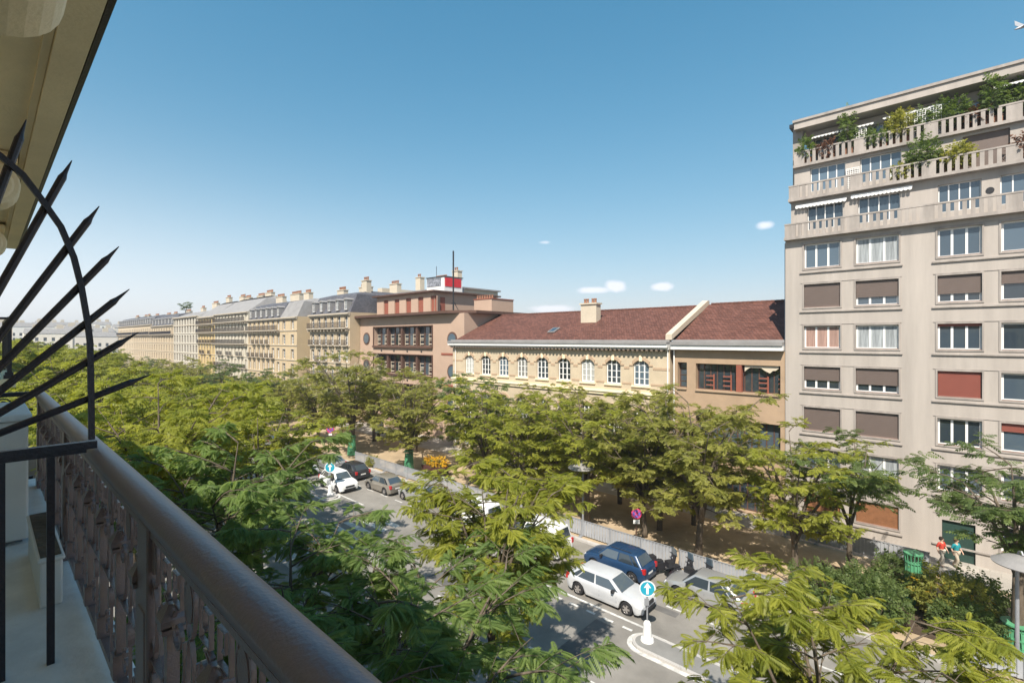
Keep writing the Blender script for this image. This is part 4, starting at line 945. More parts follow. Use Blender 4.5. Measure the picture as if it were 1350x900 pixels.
def plant_tree(var, x, y, label, group, rz=0, s=1.0, sz=1.0, z=G, name='street_tree', cat='tree'):
    tm, cm_, b = var; t = thing(name, label, cat, (x, y, z), rz, group); t.scale = (s, s, s*sz)
    put(tm, 'trunk', t); put(cm_, 'crown', t)
    if b: put(b, 'blossom', t)
    return t
T_NEAR = leaf_template(9, .29, .095, .34); T_MID = leaf_template(5, .36, .17, .2); T_FAR = leaf_template(3, .50, .30, .2)
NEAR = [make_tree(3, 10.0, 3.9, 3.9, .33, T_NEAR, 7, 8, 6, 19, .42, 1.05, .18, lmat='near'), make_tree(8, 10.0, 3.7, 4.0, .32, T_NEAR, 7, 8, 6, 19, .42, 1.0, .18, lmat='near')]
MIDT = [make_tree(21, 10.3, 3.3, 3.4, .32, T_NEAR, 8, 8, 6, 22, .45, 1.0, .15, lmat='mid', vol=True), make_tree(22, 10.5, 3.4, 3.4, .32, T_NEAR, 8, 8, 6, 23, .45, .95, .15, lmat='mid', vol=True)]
CANOPY = [make_tree(31, 11.6, 4.3, 4.2, .36, T_FAR, 8, 8, 6, 15, .5, 1.1, .18, lmat='mid', vol=True), make_tree(32, 11.6, 4.4, 4.2, .36, T_FAR, 8, 8, 6, 15, .5, 1.1, .18, lmat='mid', vol=True),
          make_tree(33, 11.2, 4.2, 4.0, .38, T_MID, 7, 8, 6, 14, .5, 1.1, .18, lmat='mid', vol=True)]
FARV = [make_tree(41, 11.0, 4.7, 2.3, .36, T_MID, 8, 9, 6, 13, .12, 1.05, .2, lmat='far', tmin=.15, vol=True), make_tree(42, 11.2, 4.6, 2.3, .36, T_MID, 8, 9, 6, 13, .12, 1.05, .2, lmat='far', tmin=.15, vol=True, bloom=260),
        make_tree(43, 11.0, 4.8, 2.3, .36, T_MID, 8, 9, 6, 13, .12, 1.05, .2, lmat='mid', tmin=.15, vol=True), make_tree(44, 11.0, 4.6, 2.2, .36, T_MID, 8, 9, 6, 13, .10, 1.0, .22, lmat='dark', tmin=.12, vol=True)]
AIRY = [make_tree(51, 8.6, 3.2, 3.0, .44, T_MID, 5, 6, 5, 8, .55, 1.1, .14, lmat='dark'), make_tree(52, 9.2, 3.7, 3.4, .44, T_MID, 6, 6, 5, 9, .5, 1.15, .22, lmat='dark')]
YOUNG = [make_tree(61, 6.5, 1.9, 2.2, .36, T_MID, 5, 5, 5, 9, .3, .8, .08, lmat='dark')]
g1 = 'street trees on the near pavement'; g2 = 'street trees on the far pavement'
# near pavement: house row has shade partly in leaf colour, kerb row in sun
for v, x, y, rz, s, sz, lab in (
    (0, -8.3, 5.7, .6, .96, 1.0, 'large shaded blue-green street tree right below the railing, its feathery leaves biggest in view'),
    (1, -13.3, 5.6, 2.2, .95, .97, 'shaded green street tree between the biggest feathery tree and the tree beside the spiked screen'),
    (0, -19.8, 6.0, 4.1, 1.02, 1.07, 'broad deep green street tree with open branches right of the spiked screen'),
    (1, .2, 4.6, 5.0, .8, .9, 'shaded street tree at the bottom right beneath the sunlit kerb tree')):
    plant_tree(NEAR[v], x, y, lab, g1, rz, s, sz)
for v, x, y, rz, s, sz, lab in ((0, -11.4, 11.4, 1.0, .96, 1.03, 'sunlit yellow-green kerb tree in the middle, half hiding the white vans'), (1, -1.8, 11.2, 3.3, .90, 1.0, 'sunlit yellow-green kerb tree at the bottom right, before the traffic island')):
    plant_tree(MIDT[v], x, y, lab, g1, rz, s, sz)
rnd = random.Random(5)
xs = [-27, -33.5, -40.2, -47, -54, -61, -68, -75, -83, -91, -99, -108, -117, -127, -137, -148, -160, -172, -186, -200, -216, -232]
for i, x in enumerate(xs):
    lab = 'sunlit yellow-green street tree in the dense canopy behind the spiked fan screen'
    plant_tree(CANOPY[2 if i in (0, 1) else rnd.choice((0, 1, 0, 1, 2))], x, 5.4+rnd.uniform(-.4, .4), lab if i else 'first street tree of the dense canopy, right beyond the tree with open branches', 'street trees of the left canopy', rnd.uniform(0, 6), (1.0 if i < 9 else 1.16)+rnd.uniform(-.06, .1), 1.04+rnd.uniform(-.03, .06))
for i, x in enumerate([-29.5, -36.8, -44, -51, -58, -65, -72, -80, -88, -97, -107, -118, -130, -142, -155, -170, -186, -204]):
    plant_tree(CANOPY[rnd.choice((0, 1))], x, 11.0+rnd.uniform(-.3, .3), 'sunlit yellow-green street tree in the dense canopy behind the spiked fan screen', 'street trees of the left canopy', rnd.uniform(0, 6), (.94 if i < 7 else 1.1)+rnd.uniform(-.06, .08), .97+rnd.uniform(-.04, .06))
# far pavement
far = [(1, -52.0, 29.0, 1.16, 'cream-blossomed olive tree before the mansard house and pinkish building'), (0, -41.2, 29.3, .95, 'round olive tree with a green guard left of the yellow flowers'),
       (2, -30.5, 30.0, .98, 'olive tree right of the yellow flowers, before the school windows'), (2, -20.2, 30.2, .98, 'olive tree before the middle of the school with its trunk behind the grey barrier'),
       (0, -11.8, 29.8, 1.0, 'broad olive tree before the tan school wing, behind the parked silver car'), (2, -25.6, 29.4, .82, 'smaller olive tree close to the barrier behind the white vans'), (0, -15.8, 30.6, .86, 'smaller olive tree behind the no-stopping sign and blue suv'), (2, -6.9, 31.6, .84, 'yellowish tree left of the planting bed, before the corner of the tall block'),
       (1, -61.5, 29.5, .95, 'cream-blossomed olive tree two along from the pinkish building, over the far cars')]
for v, x, y, s, lab in far: plant_tree(FARV[v], x, y, lab, g2, rnd.uniform(0, 6), s*1.06, .98)
back = [(3, -37.5, 34.4, 1.0, 'dark green dense tree behind the yellow flowers'), (2, -25.3, 32.6, .9, 'yellowish tree in the second line before the school, between its front and the vans'), (0, -15.6, 32.4, .92, 'olive tree in the second line before the right end of the school'), (0, -28.5, 35.2, .92, 'olive tree close to the school front, right of the dark green tree'), (1, -47.8, 35.0, .95, 'blossoming tree close to the pinkish building behind the guarded olive tree'),
        (0, -20.5, 35.4, .9, 'olive tree close to the right end of the school front'), (2, -14.2, 35.0, .86, 'yellowish tree close to the tan school wing'), (0, -57, 35, 1.0, 'olive tree close to the left corner of the pinkish building')]
for v, x, y, s, lab in back: plant_tree(FARV[v], x, y, lab, g2, rnd.uniform(0, 6), s, 1.0)
plant_tree(AIRY[0], -4.6, 33.6, 'slender airy dark green tree before the left windows of the tall block', g2, 1.0, 1.02, 1.0)
plant_tree(AIRY[1], 1.9, 30.6, 'airy dark green tree with forked trunk at the right edge beside the street lamp', g2, 2.0, 1.02, .98)
plant_tree(AIRY[1], 10.5, 31, 'airy dark green tree outside the right edge before the tall block', g2, 4.0, 1.0, 1.0)
for i, x in enumerate([-72, -81, -90, -99.5, -109, -119, -129, -140, -152, -165, -180, -196, -214, -234]):
    plant_tree(FARV[rnd.choice((0, 2, 0, 3))], x, 29.5+rnd.uniform(-.5, .5), 'olive street tree far along the sunny side before the stone houses', 'far trees before the stone houses', rnd.uniform(0, 6), .84+rnd.uniform(-.1, .14), 1.0)
for i, x in enumerate([-66, -76, -86, -97, -113, -124, -136]):
    plant_tree(FARV[rnd.choice((0, 1, 2))], x, 35.2, 'olive street tree far along the sunny side before the stone houses', 'far trees before the stone houses', rnd.uniform(0, 6), .74+rnd.uniform(-.1, .1), 1.0)
# roof garden tree and distant tree belt
plant_tree(YOUNG[0], -183, 44, 'round green tree on the roof of the white modern house', None, 0, 1.0, .8, G+20.6, 'roof_tree')

# shrubs and flowers: many small leaves round a few stems
def shrub_mesh(seed, rx, ry, h, n, leaf, tmpl, lm, name='foliage', low=.15):
    rng = np.random.default_rng(seed); u = rng.normal(0, 1, (n, 3)); u /= np.linalg.norm(u, axis=1, keepdims=True)
    lump = 1+.25*np.sin(u[:, 0]*5+seed)*np.cos(u[:, 1]*4+seed*2)
    r = rng.uniform(.55, 1, n)**.6*lump
    P = np.stack([u[:, 0]*rx*r, u[:, 1]*ry*r, h*low+(u[:, 2]*.5+.5)*h*(1-low)*r], 1)
    D = u+rng.normal(0, .6, (n, 3)); V, F, T = place_leaves(P, D, leaf*rng.uniform(.7, 1.3, n), tmpl, rng, np.clip(rng.normal(.5, .25, n), 0, 1), .8)
    return np_mesh(name, V, F, LEAF[lm], T)
def stems(h, n, r, seed):
    rng = random.Random(seed); m = MB()
    for i in range(n):
        a = rng.uniform(0, 6.28); m.tube([(0, 0, 0), (math.cos(a)*r*.4, math.sin(a)*r*.4, h*.5), (math.cos(a)*r, math.sin(a)*r, h*.85)], .02, 5, .008)
    return m.mesh('stem', M['bark'])
SH = [shrub_mesh(i, 1.25, 1.1, 1.9, 900, .26, T_FAR, ('dark', 'far', 'dark')[i]) for i in range(3)]
SHS = stems(1.6, 7, .7, 1)
def shrub(v, x, y, s, lab, group='shrubs of the planting bed', z=G, sz=1, yellow=0):
    t = thing('shrub', lab, 'shrub', (x, y, z), x, group); t.scale = (s, s, s*sz); put(SH[v], 'foliage', t); put(SHS, 'stem', t)
    if yellow: put(YF, 'blossom', t)
    return t
YF = shrub_mesh(9, 1.2, 1.05, 1.85, 46, .20, T_FAR, 'yellow', 'blossom', .4)
struct(MB().box(-6.2, 4.5, 28.9, 34.2, G-.1, G+.06).obj('planting_bed', mat('dark_soil', (.07, .05, .035), .95, .3, 2, .6, 20)))
shrub(0, -3.6, 30.2, 1.0, 'dark green shrub leftmost in the planting bed, left of the green tree guard')
shrub(1, -.4, 31.2, 1.1, 'yellow-flowered shrub right of the green tree guard', yellow=1)
shrub(2, -2.2, 32.8, 1.0, 'dark shrub at the back of the planting bed behind the guard')
shrub(2, .6, 32.9, .95, 'dark shrub at the back of the bed beside the pale path')
shrub(0, .3, 29.6, .9, 'low dark shrub at the front of the bed beside the lamp post')
shrub(0, -5.3, 28.9, 1.0, 'olive shrub at the kerb end of the planting bed, left of the others')
shrub(2, -2.9, 28.7, 1.0, 'dark shrub at the kerb, in front of the green tree guard')
shrub(1, 3.4, 31.5, 1.0, 'yellowish shrub at the right edge behind the street lamp')
shrub(1, -45.8, 27.95, .55, 'small bright green bush behind the grey parked hatchback', None)
# terrace plants of the tall block
def terrace_plant(x, y, z, w, h, n, lm, lab, leaf=.3, cat='plant', yw=None):
    t = thing('terrace_plant', lab, cat, (x, y, z), 0, 'plants on the terraces of the tall block')
    put(shrub_mesh(int(abs(x*31+z*7)), w, yw or min(w, .5), h, n, leaf, T_FAR, lm, low=.22), 'foliage', t)
    put(stems(h*.8, 4, w*.4, int(abs(x*13))), 'stem', t)
    p = MB(); p.box(-min(w, .6), min(w, .6), -.2, .2, 0, .42); p.box(-min(w, .6)-.03, min(w, .6)+.03, -.23, .23, .422, .46); bevel(p.obj('planter', M['terracotta'], t), .015)
tz3, tz2 = 13.25, 10.45
for x, y, z, w, h, n, lm, lab in (
    (-8.6, 42.25, tz3, .45, 1.9, 240, 'dark', 'leafy potted shrub at the left end of the top terrace'), (-7.2, 42.25, tz3, .55, 1.3, 200, 'red', 'dull red shrub on the top terrace'),
    (-5.9, 42.2, tz3, .34, 3.2, 240, 'dark', 'tall thin climbing plant reaching the roof edge of the top terrace'), (-4.2, 42.25, tz3, .8, 1.35, 300, 'dark', 'low spreading plant on the top terrace left of the white trellis'),
    (-2.9, 42.25, tz3, .55, 2.2, 380, 'far', 'bright green bush at the left side of the white trellis'), (-1.6, 42.5, tz3, .8, 1.9, 420, 'dark', 'dark bush hiding the foot of the white trellis'),
    (-.4, 42.5, tz3, .9, 2.3, 480, 'dark', 'large dark bush right of the white trellis'), (.9, 42.4, tz3, .8, 1.2, 300, 'red', 'brownish bush on the top terrace beside the large dark bush'), (1.6, 42.2, tz3, .4, 2.9, 320, 'dark', 'tall climber on a post on the top terrace'), (3.0, 42.6, tz3, 1.2, 2.3, 700, 'dark', 'olive hedge at the right edge of the top terrace'),
    (-2.7, 41.15, tz2, .45, .95, 200, 'far', 'small light green plant on the middle terrace'), (-1.7, 41.15, tz2, .75, 2.4, 560, 'dark', 'tall dark green bush climbing from the middle to the top terrace'), (-.2, 41.2, tz2, .8, 1.7, 420, 'far', 'golden green bush on the middle terrace before the brown shutter'), (3.3, 41.2, tz2, .9, 1.4, 380, 'red', 'brown bush at the right edge of the middle terrace')):
    terrace_plant(x, y, z, w, h, n, lm, lab)
def trellis(x, y, z, w, h, lab, diag=False):
    t = MB()
    n = int(w/.13); k = int(h/.13)
    t.box(-w/2, -w/2+.05, -.02, .02, 0, h); t.box(w/2-.05, w/2, -.02, .02, 0, h); t.box(-w/2+.05, w/2-.05, -.02, .02, h-.05, h); t.box(-w/2+.05, w/2-.05, -.02, .02, .0, .05)
    for i in range(1, n): xx = -w/2+w*i/n; t.box(xx-.018, xx+.018, -.012, .0, .05, h-.05)
    for i in range(1, k): zz = h*i/k; t.box(-w/2+.05, w/2-.05, .001, .012, zz-.018, zz+.018)
    o = t.obj('trellis', M['white'], None, (x, y, z)); tag(o, lab, 'trellis', 'white trellises on the terraces')
trellis(-1.75, 42.15, tz3, 1.9, 2.0, 'wide white lattice trellis amid the dark bushes of the top terrace'); trellis(-5.2, 42.7, tz3, .75, 1.9, 'narrow white lattice trellis beside the tall climber of the top terrace')
trellis(-5.55, 41.9, tz2, .8, 1.75, 'white lattice trellis between the two left windows of the middle terrace'); trellis(-.9, 41.6, tz2, .6, 1.2, 'small white lattice on the middle terrace beside the tall dark bush')
# ------------------------------------------------------------------ cars
def car_meshes(kind):
    K = dict(hatch=dict(L=4.2, W=1.78, H=1.48, hood=.92, belt=.93, xa=.98, xb=1.62, xc=3.35, xd=4.02, tail=.98),
             estate=dict(L=4.5, W=1.78, H=1.42, hood=.88, belt=.90, xa=1.12, xb=1.86, xc=3.8, xd=4.38, tail=.98),
             suv=dict(L=4.3, W=1.83, H=1.62, hood=1.02, belt=1.02, xa=1.0, xb=1.62, xc=3.65, xd=4.14, tail=1.05),
             sedan=dict(L=4.5, W=1.8, H=1.45, hood=.9, belt=.92, xa=1.15, xb=1.85, xc=3.15, xd=3.85, tail=1.0),
             van=dict(L=4.9, W=1.92, H=1.95, hood=1.12, belt=1.12, xa=.62, xb=1.35, xc=4.65, xd=4.84, tail=1.15))[kind]
    L, W, H = K['L'], K['W'], K['H']; hw = W/2; wr = .325 if kind != 'van' else .34; ax = (.82, L-.80)
    nx = 46; b = MB(); rows = []
    for i in range(nx+1):
        x = L*i/nx; e = min(x, L-x)
        tz = np.interp(x, [0, .06, .35, K['xa'], K['xd'], L-.05, L], [K['hood']-.30, K['hood']-.20, K['hood']-.09, K['belt'], K['tail'], K['tail']-.06, K['tail']-.14])
        w = hw*(1-.16*max(0, 1-e/.55)**2.2)
        sill = .20
        for a in ax:
            d = abs(x-a)
            if d < wr+.07: sill = max(sill, wr+math.sqrt((wr+.07)**2-d*d))
        if e < .12: sill = max(sill, .26)
        mid = max(sill+.02, .58); zz = [sill, mid, tz-.16 if tz-.16 > mid else mid+.01, max(tz-.03, mid+.02), tz]
        prof = [(w-.03, zz[0]), (w, zz[1]), (w-.015, zz[2]), (w-.07, zz[3]), (w-.17, zz[4]), (0, zz[4]+.025)]
        rows.append([(x, y, z) for y, z in prof]+[(x, -y, z) for y, z in prof[-2::-1]])
    k = len(rows[0]); vs = [p for r in rows for p in r]
    fs = [(i*k+j, i*k+j+1, (i+1)*k+j+1, (i+1)*k+j) for i in range(nx) for j in range(k-1)]
    fs += [tuple(range(k)), tuple(nx*k+j for j in range(k-1, -1, -1))]
    fs += [(i*k, (i+1)*k, (i+1)*k+k-1, i*k+k-1) for i in range(nx)]
    b.add(vs, fs)
    # greenhouse with curved corners
    zb, zr = K['belt']-.0, H; wb, wt = hw-.10, hw-.27
    base = [(K['xa'], wb-.06), (K['xa']+.20, wb), (K['xd']-.15, wb), (K['xd'], wb-.07)]; roof = [(K['xb'], wt-.05), (K['xb']+.2, wt), (K['xc']-.2, wt), (K['xc'], wt-.05)]
    def ring(p, z): return [(x, y, z) for x, y in p]+[(x, -y, z) for x, y in p[::-1]]
    r2 = [(x+(.12 if i < 2 else -.12), y-.13) for i, (x, y) in enumerate(roof)]
    A, B_, C_ = ring(base, zb-.04), ring(roof, zr-.05), ring(r2, zr)
    b.add(A+B_+C_, [(i, (i+1) % 8, 8+(i+1) % 8, 8+i) for i in range(8)]+[(8+i, 8+(i+1) % 8, 16+(i+1) % 8, 16+i) for i in range(8)]+[tuple(range(16, 24))])
    gl = {}
    def panel(name, pts, o):
        n = (Vector(pts[1])-Vector(pts[0])).cross(Vector(pts[3])-Vector(pts[0])).normalized()
        cen = sum((Vector(p) for p in pts), Vector())/4
        if n.dot(cen-Vector((L/2, 0, .9))) < 0: n = -n
        q = [tuple(Vector(p)+n*o) for p in pts]; m = gl.setdefault(name, MB()); m.add(q+[tuple(Vector(p)-n*.01) for p in pts], [(0, 1, 2, 3), (0, 4, 5, 1), (1, 5, 6, 2), (2, 6, 7, 3), (3, 7, 4, 0)])
    lerp = lambda a, c, t: tuple(a[i]*(1-t)+c[i]*t for i in range(3))
    def bil(a, bb, cc, d, u, v): return lerp(lerp(a, bb, u), lerp(d, cc, u), v)
    def sub(q, u0, u1, v0, v1): return [bil(*q, u0, v0), bil(*q, u1, v0), bil(*q, u1, v1), bil(*q, u0, v1)]
    for sg in (1, -1):
        q = [(base[1][0]-.12, sg*wb, zb), (base[2][0]+.05, sg*wb, zb), (roof[2][0], sg*wt, zr-.05), (roof[1][0]-.1, sg*wt, zr-.05)]
        cuts = ((.03, .46), (.50, .84), (.87, .98)) if kind != 'van' else ((.03, .30), (.33, .60))
        for ci, (u0, u1) in enumerate(cuts): panel('side_window.%d%d' % (sg > 0, ci), sub(q, u0, u1, .06, .90), .012)
    q = [(base[0][0], -base[0][1], zb), (base[0][0], base[0][1], zb), (roof[0][0], roof[0][1], zr-.05), (roof[0][0], -roof[0][1], zr-.05)]; panel('windscreen', sub(q, .05, .95, .07, .93), .012)
    q = [(base[3][0], -base[3][1], zb), (base[3][0], base[3][1], zb), (roof[3][0], roof[3][1], zr-.05), (roof[3][0], -roof[3][1], zr-.05)]; panel('rear_window', sub(q, .07, .93, .12, .88), .012)
    out = dict(body=b.mesh('body', M['white'], True))
    for n, m in gl.items(): out[n] = m.mesh(n.split('.')[0], M['glass'])
    ty = MB(); ty.lathe([(wr*.62, -.11), (wr*.9, -.115), (wr, -.08), (wr, .08), (wr*.9, .115), (wr*.62, .11)], 24).xf(Matrix.Rotation(R(90), 4, 'X')); out['tyre'] = ty.mesh('tyre', M['rubber'], False)
    ri = MB(); ri.lathe([(wr*.64, -.005), (wr*.62, .02), (wr*.56, .0)], 24)
    for a in range(5):
        st = len(ri.v); ri.box(.03, wr*.58, -.045, .045, -.0, .03); ri.xf(Matrix.Rotation(2*math.pi*a/5, 4, 'Z'), st)
    ri.lathe([(.06, 0), (.055, .035)], 10); out['rim'] = ri.xf(Matrix.Rotation(R(90), 4, 'X')).mesh('rim', M['alloy'])
    hl = MB(); hl.prism([(.03, K['hood']-.30), (.36, K['hood']-.20), (.38, K['hood']-.14), (.10, K['hood']-.19)], 'y', -.17, .17); out['headlight'] = hl.mesh('headlight', M['lamp'])
    tl = MB(); tl.box(-.06, .20, -.09, .09, -.13, .15); out['taillight'] = tl.mesh('taillight', M['redlamp'])
    mi = MB(); mi.box(-.06, .06, 0, .2, -.06, .07); out['mirror'] = mi.mesh('mirror', M['black'])
    gr = MB(); gr.box(-.02, .06, -.42, .42, 0, .16); gr.box(-.03, .05, -.55, .55, -.22, -.08); out['grille'] = gr.mesh('grille', M['black'])
    dl = MB()
    dl.box(-.006, .006, -.006, .006, .42, K['belt']-.18); out['door_seam'] = dl.mesh('door_seam', M['black']); pl = MB(); pl.box(-.01, .01, -.26, .26, -.055, .055); out['plate'] = pl.mesh('number_plate', M['white'])
    return K, out, ax, wr
CARS = {}
def car(kind, x, y, facing, paint, label, name='parked_car', z=RZ+.0, group='cars on the boulevard', rack=False):
    if kind not in CARS: CARS[kind] = car_meshes(kind)
    K, o, ax, wr = CARS[kind]; L, hw = K['L'], K['W']/2
    t = thing(name, label, 'car', (x, y, z), R(180) if facing > 0 else 0, group); off = -L/2
    bme = o['body'].copy(); bme.materials.clear(); bme.materials.append(paint)
    bo = put(bme, 'body', t, (off, 0, 0)); bevel(bo, .025, 2, 40)
    for n in o:
        if 'wind' in n: put(o[n], n.split('.')[0], t, (off, 0, 0))
    for a in ax:
        for sg in (1, -1):
            w = put(o['tyre'], 'wheel', t, (off+a, sg*(hw-.13), wr)); put(o['rim'], 'rim', w, (0, sg*.095, 0), R(0) if sg < 0 else R(180))
    for sg in (1, -1):
        put(o['headlight'], 'headlight', t, (off+.02, sg*(hw-.30), 0)); put(o['taillight'], 'taillight', t, (off+L-.17, sg*(hw-.19), K['tail']-.20))
        m = put(o['mirror'], 'mirror', t, (off+K['xa']+.42, sg*(hw-.06), K['belt']+.05), 0 if sg > 0 else R(180))
    put(o['grille'], 'grille', t, (off+.0, 0, .50)); [put(o['door_seam'], 'door_seam', t, (off+xx, sg*(hw-.012), 0)) for xx in (K['xa']+.25, K['xa']+1.25, K['xd']-.62) for sg in (1, -1)]; put(o['plate'], 'number_plate', t, (off+L+.0, 0, .62))
    if kind == 'suv' and x == -14.7: t.scale = (.93, .93, .93)
    if rack:
        for sg in (1, -1): MB().tube([(1.9, sg*.52, K['H']+.03), (3.3, sg*.52, K['H']+.03)], .02, 6).obj('roof_rail', M['black'], t, (off, 0, 0))
    return t
def paint(n, c, m=0.0, r=.22): return mat(n, c, r, .05, 2, metal=m, spec=.6)
PE = paint('white_silver_paint', (.58, .59, .61), .25)
PW, PB, PG, PS, PD = paint('white_car_paint', (.74, .74, .73)), paint('blue_car_paint', (.018, .05, .115), .2), paint('taupe_car_paint', (.28, .255, .22), .4), paint('silver_car_paint', (.42, .42, .42), .5), paint('black_car_paint', (.03, .03, .035), .1)
car('estate', -13.5, 22.3, 1, PE, 'white silver estate car driving beside the solid lane line', 'passing_car')
car('suv', -14.7, 25.3, -1, PB, 'blue compact suv parked by the grey barrier behind the white silver estate', rack=True)
car('hatch', -9.6, 25.5, -1, PS, 'silver hatchback whose nose shows behind the yellow-green tree')
car('hatch', -38.2, 24.5, -1, PG, 'taupe hatchback parked with its rear window towards us')
car('sedan', -33.3, 24.9, -1, PS, 'silver saloon parked beside the barrier just ahead of the white van')
car('suv', -41.9, 22.0, 1, PW, 'white suv coming towards us beside the far blue arrow sign', 'passing_car')
car('hatch', -44.4, 24.8, -1, PD, 'black hatchback parked behind the white suv')
car('van', -26.3, 24.3, -1, PW, 'white van parked farther left, only its roof above the leaves')
car('van', -20.4, 24.4, -1, PW, 'white van parked nearest the blue suv, its roof seen through leaves')
car('sedan', -49.5, 22.0, 1, PW, 'white saloon following the white suv', 'passing_car')
for i, (x, y, k, p) in enumerate(((-49, 24.8, 'hatch', PS), (-54.5, 24.8, 'suv', PD), (-60, 24.8, 'hatch', PW), (-66, 24.8, 'sedan', PG), (-58, 22, 'suv', PS))):
    car(k, x, y, -1 if y > 23 else 1, p, ['pale silver hatchback parked past the black hatchback', 'black suv far along the parking lane', 'white hatchback far along the parking lane', 'taupe saloon farthest along the parking lane', 'silver suv far back in the traffic lane'][i])
# scooters parked beside the barrier
def scooter(x, y, rz, label):
    t = thing('motor_scooter', label, 'scooter', (x, y, RZ), rz, 'scooters by the barrier')
    b = MB(); b.prism([(-.75, .42), (-.55, .72), (-.1, .78), (.05, .55), (.0, .32), (-.6, .3)], 'y', -.14, .14); b.box(.0, .42, -.14, .14, .24, .31); b.prism([(.42, .26), (.55, .26), (.72, .95), (.6, 1.0)], 'y', -.18, .18)
    bevel(b.obj('body', PD, t), .03, 2)
    s = MB(); s.prism([(-.72, .725), (-.1, .785), (-.08, .84), (-.3, .9), (-.74, .84)], 'y', -.13, .13); bevel(s.obj('seat', M['black'], t), .02)
    for xx in (-.58, .78):
        w = MB(); w.lathe([(.14, -.05), (.23, -.05), (.26, 0), (.23, .05), (.14, .05)], 18).xf(Matrix.Rotation(R(90), 4, 'X')); wo = w.obj('wheel', M['rubber'], t, (xx, 0, .26)); r = MB().lathe([(.135, -.03), (.135, .03)], 12).xf(Matrix.Rotation(R(90), 4, 'X')).obj('rim', M['alloy'], wo)
    h = MB(); h.tube([(.60, -.33, 1.08), (.66, 0, 1.03), (.60, .33, 1.08)], .022, 6); h.obj('handlebar', M['black'], t)
    h = MB(); h.prism([(.66, .98), (.76, .98), (.68, 1.42), (.62, 1.42)], 'y', -.2, .2); h.obj('windscreen', M['glassb'], t); MB().tube([(.55, 0, .9), (.78, 0, .26)], .035, 6).obj('fork', M['grey'], t)
    MB().box(-.95, -.6, -.19, .19, .85, 1.17).obj('top_box', M['black'], t)
for x, l in ((-12.6, 'dark motor scooter parked beside the blue suv'), (-11.6, 'dark motor scooter in the middle of the parked scooters'), (-10.5, 'dark motor scooter parked rightmost, behind the silver hatchback')): scooter(x, 26.75, R(96+x*3), l)

# ------------------------------------------------------------------ street furniture
def barrier(x0, x1, y, label, y1=None):
    t = thing('site_barrier', label, 'barrier', (x0, y, G), math.atan2((y1 or y)-y, x1-x0), 'grey sheet barriers')
    L = math.hypot(x1-x0, (y1 or y)-y); n = max(1, round(L/2.0)); w = L/n; p = MB(); q = MB()
    for i in range(n):
        k = 20
        for j in range(k):
            xa = i*w+.04+(w-.08)*j/k; xb = i*w+.04+(w-.08)*(j+1)/k; d = .018 if j % 2 else -.018
            p.box(xa, xb, d-.006, d+.006, .10, 1.08)
        q.box(i*w+.02, i*w+w-.02, -.028, .028, 1.081, 1.13); q.box(i*w-.035, i*w+.018, -.03, .03, 0, 1.16); q.box(i*w-.12, i*w+.10, -.25, .25, -.0, .08)
    p.obj('sheet_panel', M['fence'], t); q.obj('frame', M['grey'], t)
barrier(-49, -21.5, 27.75, 'long grey sheet barrier between parked cars and far pavement, behind the taupe car'); barrier(-21.2, -12.4, 27.75, 'grey sheet barrier behind the blue suv and the no-parking sign'); barrier(-12.1, -6.4, 27.75, 'grey sheet barrier right of the parked scooters')
barrier(-8.8, -1.2, 37.2, 'grey sheet barrier along the foot of the tall block'); barrier(.4, 8, 27.75, 'grey sheet barrier before the planting bed at the bottom right')
def guard(x, y, label, h=2.0, r=.42):
    t = thing('tree_guard', label, 'tree guard', (x, y, G), .2, 'green tree guards'); m = MB(); n = 16
    for i in range(n):
        a = 2*math.pi*i/n; ca, sa = math.cos(a), math.sin(a); m.tube([(ca*r*1.15, sa*r*1.15, 0), (ca*r*.9, sa*r*.9, h*.8), (ca*r*1.05, sa*r*1.05, h)], .022, 4)
    m.obj('bars', M['green'], t)
    for z, rr in ((.12, 1.14), (h*.45, 1.0), (h*.8, .91), (h-.05, 1.05)): MB().lathe([(r*rr-.012, z), (r*rr+.02, z), (r*rr+.02, z+.06), (r*rr-.012, z+.06)], 20).obj('hoop', M['green'], t)
    s = MB()
    for i in range(n):
        a, a2 = 2*math.pi*(i+.15)/n, 2*math.pi*(i+.75)/n; s.quad((math.cos(a)*r, math.sin(a)*r, .2), (math.cos(a2)*r, math.sin(a2)*r, .2), (math.cos(a2)*r*.9, math.sin(a2)*r*.9, h*.78), (math.cos(a)*r*.9, math.sin(a)*r*.9, h*.78))
    s.obj('mesh_slat', M['green'], t)
guard(-41.2, 29.3, 'pale green guard round the tree left of the yellow flowers', 2.2); guard(-52.0, 29.0, 'green guard round the cream-blossomed tree behind the far pink sign', 2.3); guard(-1.7, 32.2, 'tall bright green guard standing in the planting bed before the tall block', 2.6, .38)
plant_tree(YOUNG[0], -1.7, 32.2, 'thin young tree inside the tall bright green guard', g2, 0, .45, .8)
guard(1.9, 30.6, 'green guard low round the forked tree beside the lamp', 1.1, .5)
